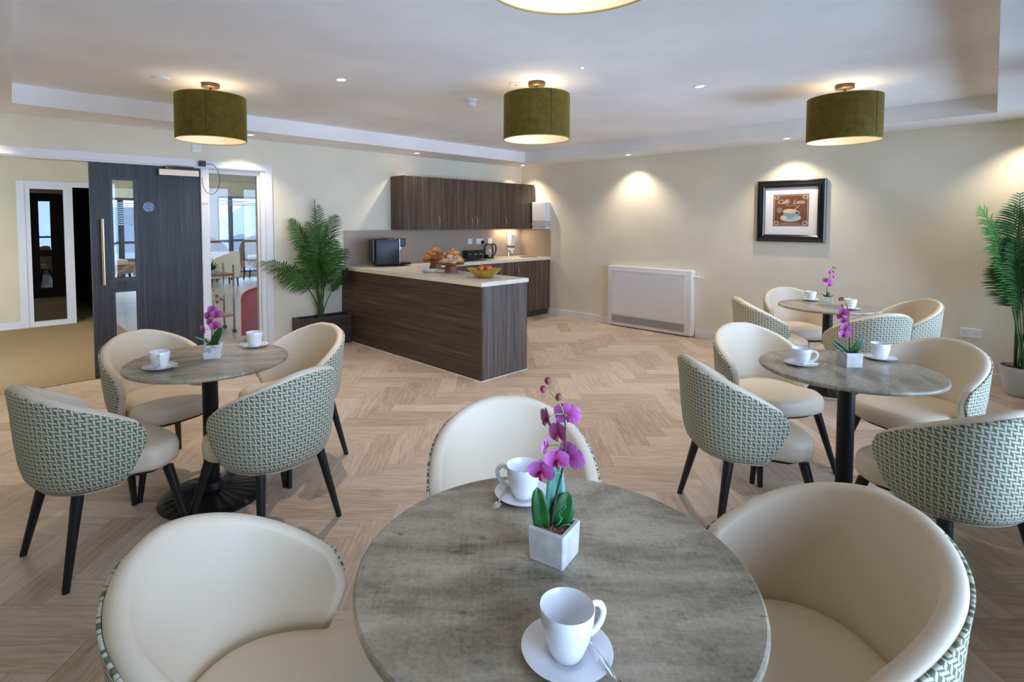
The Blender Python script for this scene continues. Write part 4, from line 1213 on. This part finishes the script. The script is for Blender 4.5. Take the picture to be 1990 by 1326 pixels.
setting(3.440, .580, dirang(.4, .9), *uv(-.056, .012), dirang(-1, .15), 'at the right of the middle right table, behind its orchid')
setting(5.590, 1.480, dirang(-1, .3), *uv(-.035, -.040), dirang(-.9, -.3), 'at the back of the farthest table')
setting(5.262, 1.098, dirang(.9, .4), *uv(-.035, -.040), dirang(.9, .3), 'at the front of the farthest table')
setting(.694, .527, dirang(.92, .38), *uv(.050, -.022), dirang(-.36, .9), 'in the foreground, the largest cup')
setting(1.027, .925, dirang(-.96, .28), *uv(-.052, -.020), dirang(-.32, -.95), 'behind the foreground orchid')

# ------------------------------------------------------------------ orchids
def petal_grid(b_, uvl, base, d, n_, L, Wd, cup_, roll=0.0):
    """one petal: base point, direction d, face normal n_"""
    sd = d.cross(n_).normalized(); NU, NV = 8, 6; rows = []
    for i in range(NU + 1):
        s_ = i / NU; w_ = Wd * (math.sin(math.pi * min(1, s_ * .92 + .06)) ** .7)
        row = []
        for j in range(NV + 1):
            v = -1 + 2 * j / NV
            p = base + d * (L * s_) + sd * (w_ * v) + n_ * (cup_ * L * (s_ ** 2) * .6 + cup_ * .6 * w_ * v * v + .0006 * math.sin(9 * s_ + 5 * v))
            row.append(b_.bm.verts.new(p))
        rows.append(row)
    for i in range(NU):
        for j in range(NV):
            f = b_.bm.faces.new((rows[i][j], rows[i + 1][j], rows[i + 1][j + 1], rows[i][j + 1]))
            for lp, (a, c_) in zip(f.loops, ((i, j), (i + 1, j), (i + 1, j + 1), (i, j + 1))): lp[uvl].uv = (c_ / NV, a / NU)
def orchid(x, y, rz, stem, flowers, buds, leaves, label, potmat, mirror=1, roots=True, S_=.084):
    t = thing('potted_orchid', (x, y, ZT + .0006), label=label, cat='orchid', group='magenta orchids in square pots')
    # pot
    h_ = .072; a, b2 = S_ / 2 * .93, S_ / 2
    pm = MB(); rows = []
    for (q, z) in ((0.0, .001), (a, .0), (a + .0008, .002), (b2, h_ - .002), (b2 - .001, h_), (b2 - .008, h_), (b2 - .009, h_ - .003), (b2 - .010, h_ - .009), (0.0, h_ - .009)):
        row = []
        for (sx, sy) in ((-1, -1), (1, -1), (1, 1), (-1, 1)):
            c_ = .0025 if q > 0 else 0
            p1 = (sx * q - (sx * c_ if sx == sy else 0), sy * q - (sy * c_ if sx != sy else 0), z); p2 = (sx * q - (sx * c_ if sx != sy else 0), sy * q - (sy * c_ if sx == sy else 0), z)
            row += [p2, p1]
        rows.append(row)
    pm.grid(rows, closev=True); bmesh.ops.remove_doubles(pm.bm, verts=list(pm.bm.verts), dist=1e-6); bmesh.ops.recalc_face_normals(pm.bm, faces=list(pm.bm.faces))
    po = pm.build('pot', potmat, t); po.rotation_euler = (0, 0, rz)
    sb_ = MB(); q = b2 - .0105; n = 14; rn = random.Random(int(x * 100))
    sb_.grid([[(-q + 2 * q * i / n, -q + 2 * q * j / n, h_ - .0080 + rn.uniform(0, .004)) for j in range(n + 1)] for i in range(n + 1)])
    so = sb_.build('soil', M_soil, t); so.rotation_euler = (0, 0, rz)
    def V(u_, d_, z): v_ = rgt * u_ * mirror + fwd * d_; return Vector((v_.x, v_.y, z))
    z0 = h_ - .008
    # smooth stem through the control points
    cp = [V(u_, d_, z0 + z) for (u_, d_, z) in stem]; P = []
    for i in range(len(cp) - 1):
        p0 = cp[max(i - 1, 0)]; p1 = cp[i]; p2 = cp[i + 1]; p3 = cp[min(i + 2, len(cp) - 1)]
        for k_ in range(6):
            s_ = k_ / 6
            P.append(.5 * ((2 * p1) + (-p0 + p2) * s_ + (2 * p0 - 5 * p1 + 4 * p2 - p3) * s_ ** 2 + (-p0 + 3 * p1 - 3 * p2 + p3) * s_ ** 3))
    P.append(cp[-1])
    h1 = int(len(P) * .70)
    MB().tube(P[:h1 + 1], [.0030 - .0012 * i / h1 for i in range(h1 + 1)], 8).build('stem', M_stem, t, True)
    MB().tube(P[h1:], .0016, 6).build('stem_tip', M_stemg, t, True)
    for (bu, bd, bz, br) in buds:
        c_ = V(bu, bd, z0 + bz); nr = min(P, key=lambda q_: (q_ - c_).length)
        bo = MB().ball(c_, br, sz=1.22, sub=2).build('bud', M_bud, t, True)
        MB().tube([nr, (nr + c_) / 2 + Vector((0, 0, .003)), c_], .0011, 5).build('bud_stalk', M_stemg, bo)
    for (fu, fd, fz, fs, nu_, nd_, nz_, spin) in flowers:
        c_ = V(fu, fd, z0 + fz); N_ = V(nu_, nd_, nz_).normalized()
        ux = Vector((0, 0, 1)).cross(N_); ux = ux.normalized() if ux.length > .1 else Vector((1, 0, 0)); uz = N_.cross(ux)
        b_ = MB(); uvl = b_.bm.loops.layers.uv.new('UVMap')
        for (ang, L, Wd, cp_) in ((90, .026, .0095, .10), (210, .025, .0085, .12), (330, .025, .0085, .12), (20, .028, .0175, .22), (160, .028, .0175, .22)):
            a_ = R(ang + spin); d_ = (ux * math.cos(a_) + uz * math.sin(a_)).normalized()
            petal_grid(b_, uvl, c_ + N_ * (.001 if ang in (20, 160) else -.0005), d_, N_, L * fs, Wd * fs, cp_)
        fo = b_.build('flower', M_petal, t, True)
        lp_ = MB(); dn = (ux * math.cos(R(270 + spin)) + uz * math.sin(R(270 + spin)))
        lp_.tube([c_ + N_ * .001, c_ + N_ * .006 * fs + dn * .004 * fs, c_ + N_ * .010 * fs + dn * .010 * fs, c_ + N_ * .006 * fs + dn * .016 * fs], [.003 * fs, .0045 * fs, .0038 * fs, .0012 * fs], 8)
        lp_.build('lip', M_lip, fo, True)
        nr = min(P, key=lambda q_: (q_ - c_).length)
        MB().tube([nr, (nr * .5 + c_ * .5) + Vector((0, 0, .004)), c_ - N_ * .001], .0012, 5).build('flower_stalk', M_stemg, fo)
    for (bu, bd, tu, td, tz, wd, bend, m_) in leaves:
        b_ = MB(); p0 = V(bu, bd, z0); p1 = V(tu, td, z0 + tz); ax = p1 - p0; L = ax.length; d_ = ax.normalized()
        nn = d_.cross(rgt) if abs(d_.dot(rgt)) < .8 else d_.cross(fwd)
        nn.normalize(); nn = -nn if nn.dot(fwd) > 0 else nn
        if tz < .06: nn = Vector((0, 0, 1)) - d_ * d_.z; nn.normalize()
        sd = d_.cross(nn); rows = []
        for i in range(13):
            s_ = i / 12; w_ = wd * (.30 + .70 * math.sin(math.pi * min(1, s_ * .80 + .20)) ** .6) * (1 if s_ < .86 else math.sqrt(max(0.0, 1 - ((s_ - .86) / .14) ** 2)))
            rows.append([p0 + ax * s_ + sd * w_ * v + nn * (bend * L * (math.sin(PI * s_) * .5 if bend > 0 else -bend * s_ * s_ * .0) + abs(v) * w_ * .22) for v in (-1, -.6, -.2, 0, .2, .6, 1)])
        b_.grid(rows); lo = b_.build('leaf', m_, t, True)
        bake(lo, [('SOLIDIFY', dict(thickness=.0016, offset=0))])
        for p in lo.data.polygons: p.use_smooth = True
    if roots:
        b_ = MB()
        b_.tube([V(.006, -.004, z0), V(.014, -.008, z0 + .02), V(.008, -.006, z0 + .034), V(.022, -.01, z0 + .048), V(.020, -.01, z0 + .060)], .0018, 6)
        b_.tube([V(.004, -.006, z0 + .001), V(.018, -.012, z0 + .010), V(.030, -.012, z0 + .012), V(.036, -.01, z0 + .006), V(.030, -.012, z0 + .001)], .0018, 6)
        b_.tube([V(.0, -.006, z0 + .002), V(.010, -.010, z0 + .014), V(.016, -.006, z0 + .024)], .0022, 6)
        b_.build('aerial_roots', M_root, t, True)
K = .000318 * 1.03
def q(u_, z_): return ((u_ - 335) * K, (975 - z_) * K * 1.07)
stemN = [((q(315, 965)[0]), 0, 0)] + [(q(a, b_)[0], 0, q(a, b_)[1]) for (a, b_) in ((328, 880), (350, 765), (385, 620), (400, 480), (402, 340), (380, 240), (330, 165), (290, 115))]
flN = [(*(q(282, 292)[0], -.008, q(282, 292)[1]), .92, -.9, -.3, -.05, 8), (q(415, 290)[0], .006, q(415, 290)[1], 1.15, .35, .9, .1, 0), (q(360, 385)[0], -.006, q(360, 385)[1], 1.0, -.7, -.5, .1, 15),
       (q(285, 480)[0], .008, q(285, 480)[1], .75, -.8, .4, 0, -20), (q(350, 548)[0], -.010, q(350, 548)[1], 1.0, -.2, -.9, .1, 10), (q(435, 545)[0], .004, q(435, 545)[1], 1.25, .5, .6, 0, 25), (q(248, 612)[0], -.014, q(248, 612)[1], 1.12, -.35, -.9, -.15, 0)]
budN = [(q(287, 68)[0], 0, q(287, 68)[1], .0072), (q(257, 120)[0], 0, q(257, 120)[1], .0070), (q(358, 168)[0], 0, q(358, 168)[1], .0068)]
lfN = [(-.026, -.006, q(230, 660)[0] - .004, -.012, .092, .0185, .06, M_leaf), (.008, .006, q(430, 750)[0], .012, .070, .0245, .05, M_leaf), (.0, .010, q(345, 520)[0] + .004, .03, .135, .021, .05, M_leaf2)]
orchid(.890, .712, R(12), stemN, flN, budN, lfN, 'potted magenta orchid in a square pot on the foreground table', M_cast)
# left table
stemL = [(-.005, 0, 0), (-.004, 0, .05), (.0, 0, .11), (.006, 0, .17), (.010, 0, .21), (.018, 0, .245), (.028, 0, .262)]
flL = [(.028, -.006, .165, 1.1, .2, -1, .1, 0), (-.012, -.008, .160, 1.05, -.3, -1, .1, 20), (.004, -.004, .190, .95, 0, -1, .2, -10), (.022, -.010, .105, 1.15, .2, -1, 0, 10), (-.045, -.006, .085, 1.0, -.5, -.8, 0, -15), (-.01, .0, .125, .9, -.3, -.9, 0, 30)]
budL = [(.028, 0, .265, .007), (.030, 0, .232, .007), (.052, 0, .246, .0065), (.012, 0, .295, .004)]
lfL = [(.004, -.004, .055, -.01, .100, .021, .06, M_leaf), (-.006, 0, -.105, .01, .042, .010, .10, M_leaf2), (-.004, .004, -.05, .01, .035, .013, .1, M_leaf)]
orchid(.920, 3.050, R(-28), stemL, flL, budL, lfL, 'potted magenta orchid in a marbled square pot on the left table', M_marble, roots=False)
stemM = [(0, 0, 0), (-.002, 0, .06), (-.006, 0, .13), (-.014, 0, .20), (-.022, 0, .245), (-.034, 0, .270), (-.046, 0, .272)]
flM = [(-.040, -.006, .205, .95, -.5, -.8, .2, 0), (-.052, 0, .185, .7, -.9, -.2, 0, 30), (-.036, -.004, .165, .85, -.4, -.9, 0, 15), (-.026, -.004, .125, .95, -.3, -.9, -.1, -10), (-.034, -.006, .095, 1.05, -.2, -1, 0, 0)]
budM = [(-.046, 0, .274, .0085), (-.056, 0, .272, .007), (-.044, 0, .238, .0065)]
lfM = [(-.008, 0, -.096, -.01, .066, .015, .08, M_leaf), (.010, 0, .055, -.012, .082, .021, .05, M_leaf), (.018, .004, .046, -.004, .022, .013, .05, M_leaf)]
orchid(3.172, .660, R(-44), stemM, flM, budM, lfM, 'potted magenta orchid in a square pot on the middle right table', M_cast, roots=False)
stemF = [(-.004, 0, 0), (-.004, 0, .06), (.0, 0, .11), (.010, 0, .17), (.026, 0, .22), (.044, 0, .262)]
flF = [(.010, -.006, .225, 1.0, .1, -1, .1, 0), (.044, -.004, .185, 1.0, .4, -.9, 0, 20), (-.020, -.004, .150, .95, -.6, -.8, 0, -10), (.010, -.008, .115, 1.15, 0, -1, 0, 10), (.022, 0, .150, .7, .3, -.8, 0, 0)]
budF = [(.044, 0, .268, .0055), (.062, 0, .258, .0055), (.036, 0, .244, .0055), (.048, 0, .225, .0075)]
lfF = [(-.006, 0, -.066, -.008, .034, .014, .1, M_leaf), (.010, 0, .055, -.01, .016, .020, .1, M_leaf), (.0, .004, .03, .03, .045, .014, .1, M_leaf)]
orchid(5.405, 1.305, R(14), stemF, flF, budF, lfF, 'potted magenta orchid in a square pot on the farthest table', M_cast, roots=False)

# ------------------------------------------------------------------ lounge seen through the glazing
M_armf = noisy('tan_armchair_fabric', (150, 122, 98), (172, 144, 118), ns=20, rough=.9)
M_throw = noisy('cream_throw_fabric', (226, 216, 196), (240, 232, 214), ns=30, rough=1, bump=.4)
def armchair(x, y, rz, label, hs=1.0):
    t = thing('wing_armchair', (x, y, 0), rz=rz, label=label, cat='armchair', group='tan wing armchairs in the lounge' if hs == 1 else None)
    g = MB(); rows = []
    for i in range(25):
        ph = -115 + 230 * i / 24; row = []
        for j in range(9):
            v = j / 8; top = 1.12 * hs - .42 * hs * (abs(ph) / 115) ** 2.2; z = .34 + (top - .34) * v
            k_ = .92 + .16 * v; row.append((-.34 * k_ * math.cos(R(ph)) - .04 * v, .36 * k_ * math.sin(R(ph)), z))
        rows.append(row)
    g.grid(rows); o_ = g.build('back', M_armf, t, True)
    bake(o_, [('SOLIDIFY', dict(thickness=.07, offset=0)), ('SUBSURF', dict(levels=1))])
    for p in o_.data.polygons: p.use_smooth = True
    MB().box(-.30, .34, -.29, .29, .30, .47, .04, 3).build('seat', M_armf, t, True, 40)
    MB().box(-.24, .10, -.22, .22, .48, .62, .05, 3).build('cushion', M_throw, t, True, 40)
    for (sx, sy) in ((-.24, .22), (-.24, -.22), (.26, .22), (.26, -.22)):
        MB().tube([(sx, sy, .30), (sx * 1.1, sy * 1.1, 0)], [.026, .016], 10).build('leg', M_leg, t, True)
armchair(5.35, 14.1, R(-125), 'tan wing armchair in the lounge seen through the glass panel, right one')
armchair(4.42, 14.35, R(-60), 'tan wing armchair in the lounge seen through the glass panel, left one')
armchair(2.30, 14.4, R(200), 'low tan armchair in the lounge seen through the door window', .48)
t = thing('lounge_chair', (4.12, 13.0, 0), rz=R(0), label='low pale chair under a cream throw, seen through the glass panel', cat='armchair')
MB().box(-.32, .32, -.24, .32, .24, .46, .05, 3).build('seat', M_throw, t, True, 40)
MB().box(-.33, .33, -.34, -.22, .20, .80, .05, 3).build('back', M_throw, t, True, 40)
for (sx, sy) in ((-.27, -.27), (.27, -.27), (-.27, .26), (.27, .26)): MB().tube([(sx, sy, .25), (sx * 1.05, sy * 1.05, 0)], [.024, .016], 8).build('leg', M_leg, t)
t = thing('trolley', (2.42, 7.55, 0), label='wooden topped trolley with metal uprights behind the glass panel', cat='trolley')
M_oak = noisy('oak_board', (160, 124, 80), (186, 150, 104), (1, 12, 1), ns=6, rough=.5)
MB().box(-.32, .08, -.2, .2, .755, .785, .004).build('top_shelf', M_oak, t)
MB().box(-.32, .08, -.2, .2, .22, .245, .004).build('lower_shelf', M_oak, t)
for (sx, sy) in ((.07, -.19), (.07, .19), (-.31, -.19), (-.31, .19)): MB().tube([(sx, sy, .05), (sx, sy, .90)], .013, 10).build('upright', M_steel, t, True)
for (sx, sy) in ((.07, -.19), (.07, .19), (-.31, -.19), (-.31, .19)): MB().lathe([(0, -.02), (.026, -.02), (.026, .02), (0, .02)], 18, M=Matrix.Translation((sx, sy, .027)) @ Matrix.Rotation(R(90), 4, 'X')).build('caster', M_black, t)
t = thing('potted_plant', (2.27, 7.48, .786), label='leafy green plant in a white bowl on the trolley', cat='plant')
MB().lathe([(0, 0), (.06, 0), (.085, .05), (.08, .05), (.0, .045)], 28).build('pot', M_white, t, True, 50)
b = MB(); rr_ = random.Random(9)
for i in range(70):
    a = rr_.uniform(0, 2 * PI); e_ = rr_.uniform(.3, 1.3); L = rr_.uniform(.08, .17); d_ = Vector((math.cos(a) * math.cos(e_), math.sin(a) * math.cos(e_), math.sin(e_))); sd = d_.cross(Vector((0, 0, 1))).normalized() * .009
    p = Vector((0, 0, .045)); b.grid([[p - sd * w_, p + sd * w_] for p, w_ in ((p, .4), (p + d_ * L * .5, 1), (p + d_ * L - Vector((0, 0, .02)), .1))])
b.build('foliage', M_palm, t)
# red high-backed panel behind the glass
t = thing('red_panel', (2.70, 6.95, 0), rz=R(0), label='red round-topped panel standing behind the glass side light', cat='panel')
M_red = noisy('red_fabric', (190, 30, 52), (214, 60, 84), ns=4, rough=.6)
b = MB(); rows = []
for i in range(15):
    a = PI * i / 14
    rows.append((-.26 * math.cos(a), .50 + .13 * math.sin(a)))
pts2 = [(-.26, .03)] + rows + [(.26, .03)]
tb = bmesh.new(); vs = [tb.verts.new((p[0], -.02, p[1])) for p in pts2]; fc = tb.faces.new(vs)
r_ = bmesh.ops.extrude_face_region(tb, geom=[fc])
for e_ in r_['geom']:
    if isinstance(e_, bmesh.types.BMVert): e_.co.y = .02
bmesh.ops.recalc_face_normals(tb, faces=list(tb.faces)); b.merge(tb); b.build('panel_body', M_red, t)
MB().box(-.15, .15, -.09, .09, 0, .029, .004).build('foot', M_grey, t)
# outside
M_brick = mat('red_brick', srgb(150, 78, 62), .9)
tq = NT(M_brick); bt = tq.add('ShaderNodeTexBrick'); tq.link(tq.mapping(tq.coord(), (1, 1, 1), (R(90), 0, 0)), bt.inputs['Vector'])
bt.inputs['Color1'].default_value = srgb(96, 44, 34); bt.inputs['Color2'].default_value = srgb(80, 34, 28); bt.inputs['Mortar'].default_value = srgb(100, 92, 86); bt.inputs['Scale'].default_value = 4
tq.color(bt.outputs[0])
M_slate = noisy('grey_slate_roof', (44, 48, 54), (64, 68, 76), (1, 6, 6), ns=4, rough=.8)
struct('floor_outside', MB().box(-40, 80, 15.3, 120, -3.3, -3.2), noisy('tarmac_outside', (44, 46, 50), (58, 60, 64), ns=1, rough=.9))
M_fascia = mat('grey_white_fascia', srgb(110, 112, 116), .6)
def house(x, y, w_, d_, eave, ridge, label, wallm):
    t = thing('brick_house', (x, y, -3.2), label=label, cat='house', group='houses outside the lounge windows')
    MB().box(-w_ / 2, w_ / 2, 0, d_, 0, eave).build('walls', wallm, t)
    b_ = MB(); e_ = .4; M_fascia_ = M_fascia
    P = [(-w_ / 2 - e_, -e_, eave), (w_ / 2 + e_, -e_, eave), (w_ / 2 + e_, d_ + e_, eave), (-w_ / 2 - e_, d_ + e_, eave), (-w_ / 2 + 2, d_ / 2, ridge), (w_ / 2 - 2, d_ / 2, ridge)]
    vs = [b_.bm.verts.new(p) for p in P]
    for f in ((0, 1, 5, 4), (1, 2, 5), (2, 3, 4, 5), (3, 0, 4)): b_.bm.faces.new([vs[k_] for k_ in f])
    b_.build('roof', M_slate, t)
    MB().box(-w_ / 2 - e_, w_ / 2 + e_, -e_ - .05, -e_, eave - .25, eave + .02).build('fascia', M_fascia_, t)
    for k_ in range(int(w_ // 3)):
        xx = -w_ / 2 + 1.5 + 3 * k_
        wo = MB().box(xx - .6, xx + .6, -.06, -.001, eave - 1.9, eave - .5).build('window', M_fascia, t)
        MB().box(xx - .5, xx + .5, -.07, -.061, eave - 1.8, eave - .6).build('pane', mat('dark_blue_pane', srgb(70, 86, 110), .1), wo)
house(5.0, 30, 9, 8, 3.2, 5.4, 'red brick house with white fascia beyond the lounge window, left one', M_brick)
house(18.5, 33, 14, 9, 3.0, 5.9, 'house with a wide grey slate roof beyond the lounge window, right one', M_brick)
